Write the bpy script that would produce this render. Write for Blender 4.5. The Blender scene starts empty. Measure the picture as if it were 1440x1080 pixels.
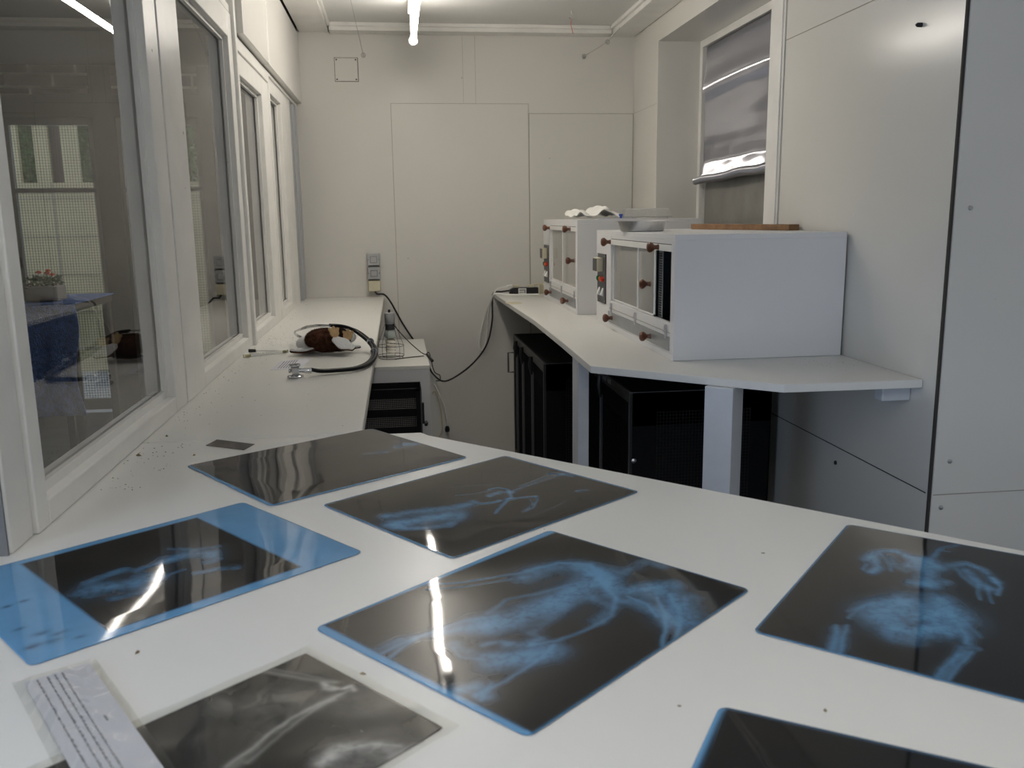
import bpy, math, random
import numpy as np
from mathutils import Vector, Matrix
random.seed(7)
SC = bpy.context.scene
COL = SC.collection
PI = math.pi

# ------------------------------------------------------------------ materials
def new_mat(name):
    m = bpy.data.materials.new(name); m.use_nodes = True
    nt = m.node_tree
    return m, nt, nt.nodes['Principled BSDF']

def mat(name, col, rough=.5, metal=0., spec=.5, bump=0., bscale=40., var=0., vscale=6., specks=None, coat=0., emit=None, estr=0., transm=0., ior=1.45, alpha=1.):
    """procedural principled material: colour variation, bump and a scatter of small dark specks"""
    m, nt, b = new_mat(name)
    N, L = nt.nodes, nt.links
    b.inputs['Base Color'].default_value = (*col, 1)
    b.inputs['Roughness'].default_value = rough
    b.inputs['Metallic'].default_value = metal
    b.inputs['Specular IOR Level'].default_value = spec
    b.inputs['IOR'].default_value = ior
    b.inputs['Coat Weight'].default_value = coat
    b.inputs['Transmission Weight'].default_value = transm
    b.inputs['Alpha'].default_value = alpha
    tc = N.new('ShaderNodeTexCoord')
    src = None
    if var > 0:
        n = N.new('ShaderNodeTexNoise'); n.inputs['Scale'].default_value = vscale; n.inputs['Detail'].default_value = 4
        L.new(tc.outputs['Object'], n.inputs['Vector'])
        r = N.new('ShaderNodeMapRange'); r.inputs['From Min'].default_value = .3; r.inputs['From Max'].default_value = .7
        r.inputs['To Min'].default_value = 1 - var; r.inputs['To Max'].default_value = 1 + var * .4
        L.new(n.outputs['Fac'], r.inputs['Value'])
        mx = N.new('ShaderNodeVectorMath'); mx.operation = 'SCALE'
        mx.inputs[0].default_value = col
        L.new(r.outputs['Result'], mx.inputs['Scale'])
        src = mx.outputs['Vector']
    if specks:
        sscale, ssize, scol = specks
        v = N.new('ShaderNodeTexVoronoi'); v.inputs['Scale'].default_value = sscale
        L.new(tc.outputs['Object'], v.inputs['Vector'])
        wn = N.new('ShaderNodeTexWhiteNoise'); L.new(v.outputs['Position'], wn.inputs['Vector'])
        thr = N.new('ShaderNodeMath'); thr.operation = 'MULTIPLY'; thr.inputs[1].default_value = ssize
        pw = N.new('ShaderNodeMath'); pw.operation = 'POWER'; pw.inputs[1].default_value = 3
        L.new(wn.outputs['Value'], pw.inputs[0]); L.new(pw.outputs[0], thr.inputs[0])
        lt = N.new('ShaderNodeMath'); lt.operation = 'LESS_THAN'
        L.new(v.outputs['Distance'], lt.inputs[0]); L.new(thr.outputs[0], lt.inputs[1])
        mix = N.new('ShaderNodeMix'); mix.data_type = 'RGBA'
        L.new(lt.outputs[0], mix.inputs['Factor'])
        if src: L.new(src, mix.inputs['A'])
        else: mix.inputs['A'].default_value = (*col, 1)
        mix.inputs['B'].default_value = (*scol, 1)
        src = mix.outputs['Result']
    if src: L.new(src, b.inputs['Base Color'])
    if bump > 0:
        n = N.new('ShaderNodeTexNoise'); n.inputs['Scale'].default_value = bscale; n.inputs['Detail'].default_value = 3
        L.new(tc.outputs['Object'], n.inputs['Vector'])
        bp = N.new('ShaderNodeBump'); bp.inputs['Strength'].default_value = bump; bp.inputs['Distance'].default_value = .01
        L.new(n.outputs['Fac'], bp.inputs['Height']); L.new(bp.outputs['Normal'], b.inputs['Normal'])
    if emit:
        b.inputs['Emission Color'].default_value = (*emit, 1); b.inputs['Emission Strength'].default_value = estr
    return m

def glass_mat(name, tint=(1, 1, 1), rough=0., boost=2.0, haze=0.):
    """single sheet of window glass: clear to look through, mirror by angle (Schlick)"""
    m = bpy.data.materials.new(name); m.use_nodes = True
    nt = m.node_tree; N, L = nt.nodes, nt.links
    N.remove(N['Principled BSDF']); out = N['Material Output']
    g = N.new('ShaderNodeNewGeometry')
    d = N.new('ShaderNodeVectorMath'); d.operation = 'DOT_PRODUCT'
    L.new(g.outputs['Incoming'], d.inputs[0]); L.new(g.outputs['Normal'], d.inputs[1])
    def mth(op, a, b=None):
        n = N.new('ShaderNodeMath'); n.operation = op; n.use_clamp = (op == 'ADD')
        for i, q in enumerate((a, b)):
            if q is None: continue
            if isinstance(q, (int, float)): n.inputs[i].default_value = q
            else: L.new(q, n.inputs[i])
        return n.outputs[0]
    a = mth('ABSOLUTE', d.outputs['Value'])
    f = mth('ADD', mth('MULTIPLY', mth('POWER', mth('SUBTRACT', 1., a), 5.), .92), .042 * boost)
    tr = N.new('ShaderNodeBsdfTransparent'); tr.inputs['Color'].default_value = (*tint, 1)
    gl = N.new('ShaderNodeBsdfGlossy'); gl.inputs['Roughness'].default_value = rough
    gl.inputs['Color'].default_value = (1, 1, 1, 1)
    base = tr.outputs[0]
    if haze > 0:
        df = N.new('ShaderNodeBsdfDiffuse'); df.inputs['Color'].default_value = (.75, .74, .7, 1)
        mh = N.new('ShaderNodeMixShader'); mh.inputs[0].default_value = haze
        L.new(tr.outputs[0], mh.inputs[1]); L.new(df.outputs[0], mh.inputs[2]); base = mh.outputs[0]
    mx = N.new('ShaderNodeMixShader'); L.new(f, mx.inputs[0])
    L.new(base, mx.inputs[1]); L.new(gl.outputs[0], mx.inputs[2]); L.new(mx.outputs[0], out.inputs['Surface'])
    return m

M = {}
M['wall'] = mat('white wall paint', (.67, .655, .62), .28, spec=.4, bump=.05, bscale=25, var=.03, vscale=2, specks=(10, .032, (.12, .10, .08)))
M['gloss'] = mat('glossy white wall board', (.67, .66, .615), .2, spec=.5, bump=.035, bscale=3, var=.02, vscale=2, specks=(7, .025, (.15, .12, .1)))
M['ceil'] = mat('white ceiling paint', (.72, .72, .70), .6, var=.03, vscale=2)
M['trim'] = mat('white gloss paint on timber', (.80, .79, .755), .3, spec=.5, bump=.08, bscale=30, var=.06, vscale=9, specks=(14, .06, (.3, .24, .16)))
M['seam'] = mat('dark gap', (.05, .045, .04), .9)
M['gapgrey'] = mat('filled board joint', (.33, .31, .26), .8)
M['lam'] = mat('white laminate', (.74, .735, .70), .3, spec=.45, bump=.02, bscale=60, var=.02, vscale=3, specks=(16, .05, (.25, .2, .15)))
M['lamedge'] = mat('laminate edge band', (.60, .57, .50), .4, var=.15, vscale=12)
M['floor'] = mat('grey concrete floor', (.20, .195, .19), .7, var=.25, vscale=3, bump=.1)
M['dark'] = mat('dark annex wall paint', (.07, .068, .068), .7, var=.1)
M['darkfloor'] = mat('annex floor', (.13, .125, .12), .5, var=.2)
M['box'] = mat('white melamine cabinet board', (.74, .74, .745), .4, spec=.4, specks=(7, .05, (.1, .1, .1)))
M['boxedge'] = mat('cut board edge', (.55, .53, .48), .6)
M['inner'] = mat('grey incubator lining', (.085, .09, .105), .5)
M['innerpale'] = mat('cream incubator lining', (.48, .43, .37), .5)
M['steel'] = mat('brushed steel', (.55, .55, .56), .3, metal=1., bump=.05, bscale=80)
M['steelgrey'] = mat('dull galvanised plate', (.40, .42, .44), .45, metal=.7, var=.1, vscale=14)
M['chrome'] = mat('chrome', (.62, .62, .63), .07, metal=1.)
M['wood'] = mat('turned brown wood', (.13, .045, .022), .3, var=.3, vscale=40, coat=.3)
M['board'] = mat('raw timber', (.25, .135, .065), .7, var=.35, vscale=25)
M['black'] = mat('black plastic', (.012, .012, .013), .4)
M['rubber'] = mat('black rubber tubing', (.004, .004, .005), .4, spec=.22)
M['cage'] = mat('black painted metal', (.006, .006, .007), .6, spec=.2)
M['cageframe'] = mat('black painted frame', (.026, .026, .029), .45)
M['cagemesh'] = mat('dull dark mesh', (.014, .014, .014), .7)
M['cratemesh'] = mat('grey wire mesh', (.34, .32, .30), .5)
M['dish'] = mat('satin stainless steel', (.72, .72, .72), .38, metal=1., var=.15, vscale=30)
M['greyboard'] = mat('grey painted board', (.17, .17, .17), .5, bump=.3, bscale=60)  # dark colour stands in for shade beside the corner post
M['cageedge'] = mat('worn dark metal trim', (.12, .12, .125), .5, metal=.4)
M['post'] = mat('white painted post', (.60, .62, .65), .5, var=.08, vscale=10)
M['white'] = mat('white plastic', (.86, .86, .83), .35)
M['cream'] = mat('cream plastic', (.58, .54, .40), .45)
M['grey'] = mat('grey plastic', (.40, .41, .42), .45)
M['greydark'] = mat('dark grey plastic', (.06, .06, .065), .4)
M['red'] = mat('red indicator lens', (.5, .03, .02), .25)
M['amber'] = mat('amber indicator lens', (.75, .16, .02), .25)
M['green'] = mat('green indicator lens', (.0, .12, .05), .25)
M['marker'] = mat('green marker ink', (.10, .50, .16), .6)
M['cloth'] = mat('white crumpled cloth', (.78, .77, .74), .9, bump=.3, bscale=80)
M['paper'] = mat('white paper', (.66, .67, .73), .5)
M['ink'] = mat('printed ink', (.09, .09, .11), .6)
M['photo'] = mat('dark glossy photograph', (.035, .03, .032), .2, var=.3, vscale=60)
M['plush'] = mat('brown plush', (.105, .046, .028), 1., spec=.05, bump=1., bscale=190, var=.6, vscale=70)
M['plushdark'] = mat('dark brown plush', (.035, .020, .016), .95, spec=.1, bump=1., bscale=260, var=.3, vscale=60)
M['plushwhite'] = mat('white plush', (.80, .79, .78), .95, spec=.1, bump=.8, bscale=220)
M['felt'] = mat('tan felt', (.56, .37, .18), .9, bump=.5, bscale=160, var=.15, vscale=60)
M['wire'] = mat('dark wire', (.03, .028, .025), .5, metal=.3)
M['galv'] = mat('galvanised wire', (.45, .45, .44), .4, metal=.8)
M['traywire'] = mat('pale wire', (.66, .66, .64), .6, metal=.2)
M['bulb'] = mat('white glass lamp spiral', (.88, .84, .74), .25)
M['bulbbase'] = mat('pale green lamp base', (.50, .56, .54), .25)
M['clearpl'] = mat('clear plastic', (.85, .87, .85), .1, transm=.8)
M['yellow'] = mat('yellow plastic', (.62, .52, .14), .4)
M['bits'] = mat('seed husks', (.25, .19, .11), .8, var=.5, vscale=200)
M['redstr'] = mat('red string', (.5, .07, .03), .8)
M['glass'] = glass_mat('window glass', boost=2.1)
M['acrylic'] = glass_mat('clear acrylic door', tint=(.86, .86, .84), boost=1.8, haze=.42)
M['pouch'] = glass_mat('clear laminating pouch', tint=(.9, .9, .88), boost=1.0, rough=.04, haze=.02)
M['tube'] = mat('fluorescent tube', (.9, .9, .9), .3, emit=(1.0, .93, .835), estr=30.)
M['brick'] = None
M['outwall'] = mat('pale yellow boards', (.47, .42, .25), .7, var=.12, vscale=3)
M['outpost'] = mat('dark brown post', (.06, .045, .04), .8)
M['leaf'] = mat('leaves', (.05, .16, .03), .5, var=.6, vscale=6)
M['blue'] = mat('blue towelling', (.28, .45, .95), .9, bump=1., bscale=220, var=.35, vscale=90)
M['flower'] = mat('orange flowers', (.8, .12, .03), .6)
M['soil'] = mat('grey planter', (.32, .32, .31), .8)
M['annexframe'] = mat('grey green painted frame', (.28, .29, .26), .5)
M['label'] = mat('power strip label', (.72, .72, .70), .5)
M['bluebit'] = mat('blue plastic', (.03, .08, .42), .4)

def brick_mat():
    m, nt, b = new_mat('painted brickwork'); N, L = nt.nodes, nt.links
    t = N.new('ShaderNodeTexBrick'); tc = N.new('ShaderNodeTexCoord')
    mp = N.new('ShaderNodeMapping'); mp.inputs['Rotation'].default_value = (PI / 2, 0, 0)
    L.new(tc.outputs['Object'], mp.inputs['Vector']); L.new(mp.outputs['Vector'], t.inputs['Vector'])
    t.inputs['Scale'].default_value = 1.; t.inputs['Brick Width'].default_value = .30; t.inputs['Row Height'].default_value = .083
    t.inputs['Mortar Size'].default_value = .009; t.inputs['Color1'].default_value = (.16, .11, .095, 1)
    t.inputs['Color2'].default_value = (.13, .09, .08, 1); t.inputs['Mortar'].default_value = (.5, .47, .43, 1)
    L.new(t.outputs['Color'], b.inputs['Base Color']); b.inputs['Roughness'].default_value = .8
    return m
M['brick'] = brick_mat()

def poly_mat():
    """grey ribbed plastic sheet: the fine upright ribs spread its shine sideways"""
    m, nt, b = new_mat('ribbed translucent plastic'); N, L = nt.nodes, nt.links
    out = N['Material Output']; N.remove(b)
    tc = N.new('ShaderNodeTexCoord'); w = N.new('ShaderNodeTexWave')
    w.wave_type = 'BANDS'; w.bands_direction = 'Y'; w.inputs['Scale'].default_value = 30; w.inputs['Distortion'].default_value = .8
    L.new(tc.outputs['Object'], w.inputs['Vector'])
    r = N.new('ShaderNodeMapRange'); r.inputs['To Min'].default_value = .85; r.inputs['To Max'].default_value = 1.15
    L.new(w.outputs['Fac'], r.inputs['Value'])
    c = N.new('ShaderNodeVectorMath'); c.operation = 'SCALE'; c.inputs[0].default_value = (.15, .15, .165); L.new(r.outputs[0], c.inputs['Scale'])
    df = N.new('ShaderNodeBsdfDiffuse'); L.new(c.outputs[0], df.inputs['Color'])
    gl = N.new('ShaderNodeBsdfAnisotropic'); gl.inputs['Color'].default_value = (.8, .8, .85, 1)
    gl.inputs['Roughness'].default_value = .47; gl.inputs['Anisotropy'].default_value = .96
    t = N.new('ShaderNodeCombineXYZ'); t.inputs[1].default_value = 0.; t.inputs[2].default_value = 1.
    L.new(t.outputs[0], gl.inputs['Tangent'])
    mx = N.new('ShaderNodeMixShader'); mx.inputs[0].default_value = .46
    L.new(df.outputs[0], mx.inputs[1]); L.new(gl.outputs[0], mx.inputs[2]); L.new(mx.outputs[0], out.inputs['Surface'])
    return m
M['poly'] = poly_mat()
M['polypane'] = mat('clouded lower pane', (.26, .255, .235), .3, spec=.5, var=.3, vscale=5, bump=.1, bscale=6)

def film_mat():
    m, nt, b = new_mat('glossy x ray film'); N, L = nt.nodes, nt.links
    a = N.new('ShaderNodeVertexColor'); a.layer_name = 'image'
    L.new(a.outputs['Color'], b.inputs['Base Color'])
    b.inputs['Roughness'].default_value = .045; b.inputs['Specular IOR Level'].default_value = .36
    return m
M['film'] = film_mat()

# ------------------------------------------------------------------ mesh helpers
class MB:
    def __init__(self): self.v = []; self.f = []
    def add(self, vs, fs):
        o = len(self.v); self.v += [tuple(p) for p in vs]; self.f += [tuple(i + o for i in f) for f in fs]
        return self
    def box(self, x0, x1, y0, y1, z0, z1):
        vs = [(x, y, z) for z in (z0, z1) for y in (y0, y1) for x in (x0, x1)]
        return self.add(vs, [(0, 2, 3, 1), (4, 5, 7, 6), (0, 1, 5, 4), (2, 6, 7, 3), (0, 4, 6, 2), (1, 3, 7, 5)])
    def prism(self, poly, z0, z1):
        n = len(poly)
        if sum(poly[i][0] * poly[(i + 1) % n][1] - poly[(i + 1) % n][0] * poly[i][1] for i in range(n)) < 0: poly = poly[::-1]
        vs = [(x, y, z0) for x, y in poly] + [(x, y, z1) for x, y in poly]
        fs = [tuple(range(n))[::-1], tuple(range(n, 2 * n))] + [(i, (i + 1) % n, n + (i + 1) % n, n + i) for i in range(n)]
        return self.add(vs, fs)
    def tube(self, pts, r, seg=8, closed=False):
        P = [Vector(p) for p in pts]; n = len(P)
        R = r if isinstance(r, (list, tuple)) else [r] * n
        vs = []; up = None
        for i, p in enumerate(P):
            if closed: t = P[(i + 1) % n] - P[i - 1]
            else: t = P[min(i + 1, n - 1)] - P[max(i - 1, 0)]
            if t.length < 1e-9: t = Vector((0, 0, 1))
            t.normalize()
            if up is None: up = Vector((0, 0, 1)) if abs(t.z) < .9 else Vector((1, 0, 0))
            a = t.cross(up)
            if a.length < 1e-5: a = t.cross(Vector((0, 1, 0)))
            a.normalize(); b = a.cross(t).normalized(); up = b
            for k in range(seg):
                c = 2 * PI * k / seg; vs.append(p + (a * math.cos(c) + b * math.sin(c)) * R[i])
        fs = []
        m = n if closed else n - 1
        for i in range(m):
            for k in range(seg):
                j = (i + 1) % n
                fs.append((i * seg + k, j * seg + k, j * seg + (k + 1) % seg, i * seg + (k + 1) % seg))
        if not closed: fs += [tuple(range(seg))[::-1][::-1], tuple(range((n - 1) * seg, n * seg))[::-1]]
        return self.add(vs, fs)
    def lathe(self, prof, o=(0, 0, 0), axis='z', seg=24):
        """profile of (radius, height) turned about an axis through o"""
        vs = []
        for r, h in prof:
            for k in range(seg):
                c = 2 * PI * k / seg; x, y = r * math.cos(c), r * math.sin(c)
                p = {'z': (x, y, h), 'x': (h, x, y), '-x': (-h, y, x), 'y': (y, h, x), '-y': (x, -h, y)}[axis]
                vs.append((o[0] + p[0], o[1] + p[1], o[2] + p[2]))
        n = len(prof)
        fs = [(i * seg + k, i * seg + (k + 1) % seg, (i + 1) * seg + (k + 1) % seg, (i + 1) * seg + k) for i in range(n - 1) for k in range(seg)]
        fs += [tuple(range(seg))[::-1], tuple(range((n - 1) * seg, n * seg))]
        return self.add(vs, fs)
    def build(self, name, material, parent=None, smooth=False, bevel=0., kind=None, label=None, subsurf=0):
        me = bpy.data.meshes.new(name); me.from_pydata(self.v, [], self.f); me.update()
        o = bpy.data.objects.new(name, me); COL.objects.link(o)
        me.materials.append(M[material] if isinstance(material, str) else material)
        if smooth:
            me.polygons.foreach_set('use_smooth', [True] * len(me.polygons))
            try: me.set_sharp_from_angle(angle=.7)
            except Exception: pass
        if bevel:
            b = o.modifiers.new('bevel', 'BEVEL'); b.width = bevel; b.segments = 2; b.limit_method = 'ANGLE'
        if subsurf:
            s = o.modifiers.new('sub', 'SUBSURF'); s.levels = subsurf; s.render_levels = subsurf
        if parent: o.parent = parent; o.matrix_parent_inverse = parent.matrix_world.inverted() if False else Matrix.Translation(-Vector(parent.location))
        if kind: o['kind'] = kind
        if label: o['label'] = label
        return o

def tag(o, label, cat, group=None, kind=None):
    o['label'] = label; o['category'] = cat
    if group: o['group'] = group
    if kind: o['kind'] = kind
    return o
def thing(name, loc, label, cat, group=None):
    o = bpy.data.objects.new(name, None); COL.objects.link(o); o.location = loc; o.empty_display_size = .05
    return tag(o, label, cat, group)
def struct(name, mb, m, **k): return mb.build(name, m, kind='structure', **k)
def spline(pts, n=8):
    P = [Vector(p) for p in pts]; out = []
    for i in range(len(P) - 1):
        a = P[max(i - 1, 0)]; b = P[i]; c = P[i + 1]; d = P[min(i + 2, len(P) - 1)]
        for k in range(n):
            t = k / n
            out.append(.5 * ((2 * b) + (c - a) * t + (2 * a - 5 * b + 4 * c - d) * t * t + (-a + 3 * b - 3 * c + d) * t ** 3))
    out.append(P[-1]); return out

# ------------------------------------------------------------------ the room shell
FL = -.12
X_R, Y_B, Y_N = 1.389, 5.17, 2.09           # right wall, back wall, where the near part of the room widens
struct('floor', MB().box(-1.25, 2.45, -1.7, 1.21, -.22, FL).box(-.62, 2.45, 1.21, 5.3, -.22, FL), 'floor')
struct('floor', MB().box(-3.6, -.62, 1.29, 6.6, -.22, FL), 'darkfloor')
struct('ceiling', MB().box(-3.6, 2.45, -1.7, 6.6, 2.385, 2.5), 'ceil')
# lower border round the ceiling panel
struct('trim_1', MB().box(-.492, -.333, 1.2, Y_B, 2.352, 2.384), 'trim', bevel=.003)
struct('trim_2', MB().box(-.325, 1.235, 5.075, Y_B, 2.345, 2.384), 'trim', bevel=.003)
struct('trim_3', MB().box(1.240, 1.385, 2.1, Y_B, 2.345, 2.384), 'trim', bevel=.003)
struct('trim_4', MB().box(-.333, -.318, 1.2, 5.07, 2.366, 2.385).box(1.222, 1.24, 2.1, 5.07, 2.366, 2.385).box(-.318, 1.222, 5.058, 5.075, 2.366, 2.385), 'trim', bevel=.003)
struct('wall_back', MB().box(-.62, X_R + .3, Y_B, Y_B + .12, FL, 2.385), 'wall')
# boards fixed over the back wall, a fine joint round each
struct('trim_5', MB().box(-.008, .770, Y_B - .004, Y_B, FL, 1.977), 'wall', bevel=.001)
struct('trim_6', MB().box(-.0105, .7725, Y_B - .0012, Y_B, FL, 1.9795), 'gapgrey')
struct('trim_7', MB().box(.775, X_R - .004, Y_B - .003, Y_B, FL, 1.923), 'gloss', bevel=.001)
struct('trim_8', MB().box(.773, X_R - .001, Y_B - .001, Y_B, FL, 1.926), 'gapgrey')
struct('trim_9', MB().box(.4695, .471, Y_B - .0008, Y_B, 1.98, 2.345).box(-.0005 + .40, .4008, Y_B - .0004, Y_B, 1.98, 2.345), 'gapgrey')
# right wall, with the deep window opening  y 3.24..4.69, z 1.12..2.235
wy0, wy1, wz0, wz1, XW = 3.24, 4.69, 1.12, 2.235, 1.66
def wall_right():
    b = MB()
    for q in ((X_R, XW + .02, wy1, Y_B + .0, FL, 2.385), (X_R, XW + .02, Y_N + .012, wy0, FL, 2.385), (X_R, XW + .02, wy0, wy1, FL, wz0), (X_R, XW + .02, wy0, wy1, wz1, 2.385)):
        b.box(*q)
    return b
struct('wall_right', wall_right(), 'gloss')
struct('trim_10', MB().box(X_R - .009, X_R, wy0 - .10, wy0, .92, 2.34), 'trim', bevel=.002)
struct('trim_11', MB().box(X_R - .006, X_R, wy0 - .118, wy0 - .103, .92, 2.34), 'wall', bevel=.002)
struct('trim_12', MB().box(X_R - .0012, X_R, Y_N + .02, wy0 - .12, 1.944, 1.9465), 'gapgrey')
struct('trim_13', MB().box(X_R - .0015, X_R, Y_N + .02, 5.1, .597, .5995), 'seam')
struct('trim_14', MB().box(X_R - .001, X_R, wy1 + .01, Y_B, 1.9235, 1.9255), 'gapgrey')
w5 = struct('window_5', MB().box(XW - .045, XW, wy1 - .04, wy1, wz0, wz1).box(XW - .045, XW, wy0, wy1 - .04, wz1 - .035, wz1)
            .box(XW - .045, XW, wy0, wy0 + .04, wz0, wz1 - .035).box(XW - .045, XW, wy0 + .04, wy1 - .04, wz0, wz0 + .04), 'trim', bevel=.002)
MB().box(XW - .012, XW - .008, wy0 + .04, wy1 - .04, wz0 + .04, wz1 - .035).build('pane', 'polypane', w5)
def blind_sheet():
    """plastic sheet hung in front of the pane, slightly bowed, its foot curled up"""
    prof = []
    for i in range(61):
        t = i / 60.; z = 2.196 - t * (2.196 - 1.535)
        x = .004 * math.sin(t * 7.0) + .006 * math.sin(t * 2.6) + (.155 * (t - .87) + .9 * max(0, t - .96) ** 2 if t > .87 else 0) + (.10 * (t - .62) * (.74 - t) * 3 if .62 < t < .74 else 0)
        prof.append((XW - .030 - x, z))
    xl = prof[-1][0]
    for i in range(1, 15):
        a = i / 14. * PI * 1.35
        prof.append((xl - .019 * (1 - math.cos(a)), 1.535 - .022 * math.sin(a)))
    ys = [wy0 + .045 + (wy1 - wy0 - .115) * k / 48 for k in range(49)]
    vs = []; fs = []
    for j, y in enumerate(ys):
        for i, (x, z) in enumerate(prof):
            s = (y - wy0) / (wy1 - wy0)
            x -= .010 * math.exp(-((z - 1.975 - .022 * math.sin(s * PI) - .01 * s) / .055) ** 2) + -.0108 * max(0, 1 - s * 1.5) * math.exp(-((z - 1.76 - .006 * math.sin(y * 8)) / .08) ** 2)
            w = i / len(prof)
            vs.append((x - .0025 * math.sin(y * 9 + z * 5) * w - .0009 * math.sin(y * 23 + z * 31) * w ** 2, y, z + (.022 - .044 * s) * w ** 3 + .004 * math.sin(y * 13) * w ** 3))
    m = len(prof)
    for j in range(len(ys) - 1):
        for i in range(m - 1): fs.append((j * m + i, j * m + i + 1, (j + 1) * m + i + 1, (j + 1) * m + i))
    b = MB().add(vs, fs)
    o = b.build('blind', 'poly', w5, smooth=True, label='grey ribbed plastic sheet with curled foot')
    s = o.modifiers.new('thick', 'SOLIDIFY'); s.thickness = .0015
    return o
blind_sheet()
# end of the right wall: dark gap, then the wall that faces the camera
struct('trim_15', MB().box(X_R - .0005, X_R + .02, Y_N + .004, Y_N + .012, FL, 2.38), 'seam')
struct('wall_right_near', MB().box(X_R + .006, 2.45, Y_N + .0, Y_N + .08, FL, 2.385), 'gloss')
struct('trim_16', MB().box(X_R + .008, 2.45, Y_N - .0012, Y_N, .597, .599), 'gapgrey')
struct('wall_side_near', MB().box(2.33, 2.45, -1.6, Y_N, FL, 2.385), 'wall')
# near left: partition, outer left wall, wall behind with a wide doorway
struct('wall_partition', MB().box(-1.25, -.62, 1.21, 1.29, FL, 2.385), 'wall')
struct('trim_30', MB().box(-1.24, -.541, 1.2085, 1.2125, .9003, 2.38), 'greyboard')  # grey sheet added to paint shade on the partition and post front
struct('wall_left_near', MB().box(-1.37, -1.25, -1.7, -.62, FL, 2.385).box(-1.37, -1.25, .38, 1.29, FL, 2.385).box(-1.37, -1.25, -.62, .38, 1.98, 2.385), 'wall')
struct('wall_front', MB().box(-1.25, 2.45, -1.72, -1.6, FL, 2.385), 'wall')

# ------------------------------------------------------------------ glazed left wall
XF, XG, XK = -.532, -.565, -.60              # front face of sashes, glass plane, back
struct('wall_left', MB().box(-.62, -.545, 1.21, Y_B, FL, .875), 'wall')
struct('trim_17', MB().box(-.62, -.538, 1.214, 1.288, .9, 2.35), 'trim', bevel=.003)                       # corner post
struct('trim_18', MB().box(-.62, -.520, 3.10 + .14, 3.275, .9, 2.35), 'trim', bevel=.003)                   # post between second and third window
def sash(n, y0, y1, oy0, oy1, zt, ztop, zb=.949):
    b = MB()
    b.box(XK, XF, y0, oy0, .9003, ztop).box(XK, XF, oy1, y1, .9003, ztop)
    b.box(XK, XF, oy0, oy1, zt, ztop)
    b.add([(XK, oy0, .9003), (XF, oy0, .9003), (XK, oy1, .9003), (XF, oy1, .9003), (XK, oy0, zb - .006), (XF, oy0, zb - .011), (XK, oy1, zb - .006), (XF, oy1, zb - .011)],
          [(0, 2, 3, 1), (4, 5, 7, 6), (0, 1, 5, 4), (2, 6, 7, 3), (0, 4, 6, 2), (1, 3, 7, 5)])
    o = struct('window_%d' % n, b, 'trim', bevel=.0025)
    # glazing bead set back round the glass
    g = MB(); t = .012
    g.box(XG + .003, XG + .015, oy0, oy0 + t, zb, zt).box(XG + .003, XG + .015, oy1 - t, oy1, zb, zt).box(XG + .003, XG + .015, oy0 + t, oy1 - t, zt - t, zt).box(XG + .003, XG + .015, oy0 + t, oy1 - t, zb - .02, zb + .006)
    g.build('glazing_bead', 'trim', o, bevel=.001)
    MB().add([(XG, oy0, zb - .03), (XG, oy1, zb - .03), (XG, oy1, zt), (XG, oy0, zt)], [(0, 1, 2, 3)]).build('pane', 'glass', o)
    # thin ledge moulding on the front
    return o
sash(1, 1.292, 2.222, 1.335, 2.115, 1.955, 2.03)
sash(2, 2.236, 3.238, 2.44, 3.165, 1.945, 2.03)
sash(3, 3.28, 4.07, 3.315, 3.87, 1.852, 1.925)
sash(4, 4.085, 4.86, 4.13, 4.50, 1.893, 1.955)
struct('trim_19', MB().box(XK + .002, XF - .01, 2.2225, 2.2355, .902, 2.03), 'seam')
struct('trim_20', MB().box(XK, XF + .006, 3.28, 4.07, 1.928, 1.972).box(XK, XF + .006, 4.0721, 5.16, 1.958, 1.974), 'trim', bevel=.002)
struct('trim_21', MB().box(-.60, -.562, 1.29, 3.24, 2.062, 2.385), 'wall')
struct('trim_22', MB().box(-.60, -.535, 1.29, 3.24, 2.034, 2.060).box(-.562, -.54, 2.2, 2.26, 2.060, 2.35), 'trim', bevel=.003)
struct('trim_23', MB().box(-.60, -.498, 3.277, 3.897, 1.977, 2.343).box(-.60, -.498, 3.903, 5.165, 1.977, 2.343), 'wall', bevel=.002)
struct('trim_24', MB().box(-.499, -.4955, 3.885, 3.912, 1.975, 2.34), 'trim', bevel=.001)
struct('trim_25', MB().box(-.60, -.503, 3.277, 5.165, 2.343, 2.385), 'seam')
struct('trim_26', MB().box(-.60, -.562, 4.862, 5.165, .9, 1.957), 'trim')
struct('trim_27', MB().box(-.561, -.556, 4.868, 5.165, .9, 1.955), 'seam')
for i, (xx, yy, rr) in enumerate(((-.545, 4.93, .010), (-.540, 5.02, .013), (-.535, 5.11, .011))):
    tag(MB().tube([(xx, yy, .902), (xx + .003, yy, 1.4), (xx, yy, 1.955)], rr, 10).build('pipe', 'grey', smooth=True),
        ['thin grey pipe nearest the last window', 'thickest grey pipe, middle of three in back left corner', 'grey pipe in the back left corner against the back wall'][i], 'pipe', 'upright pipes in the back left corner')

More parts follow.
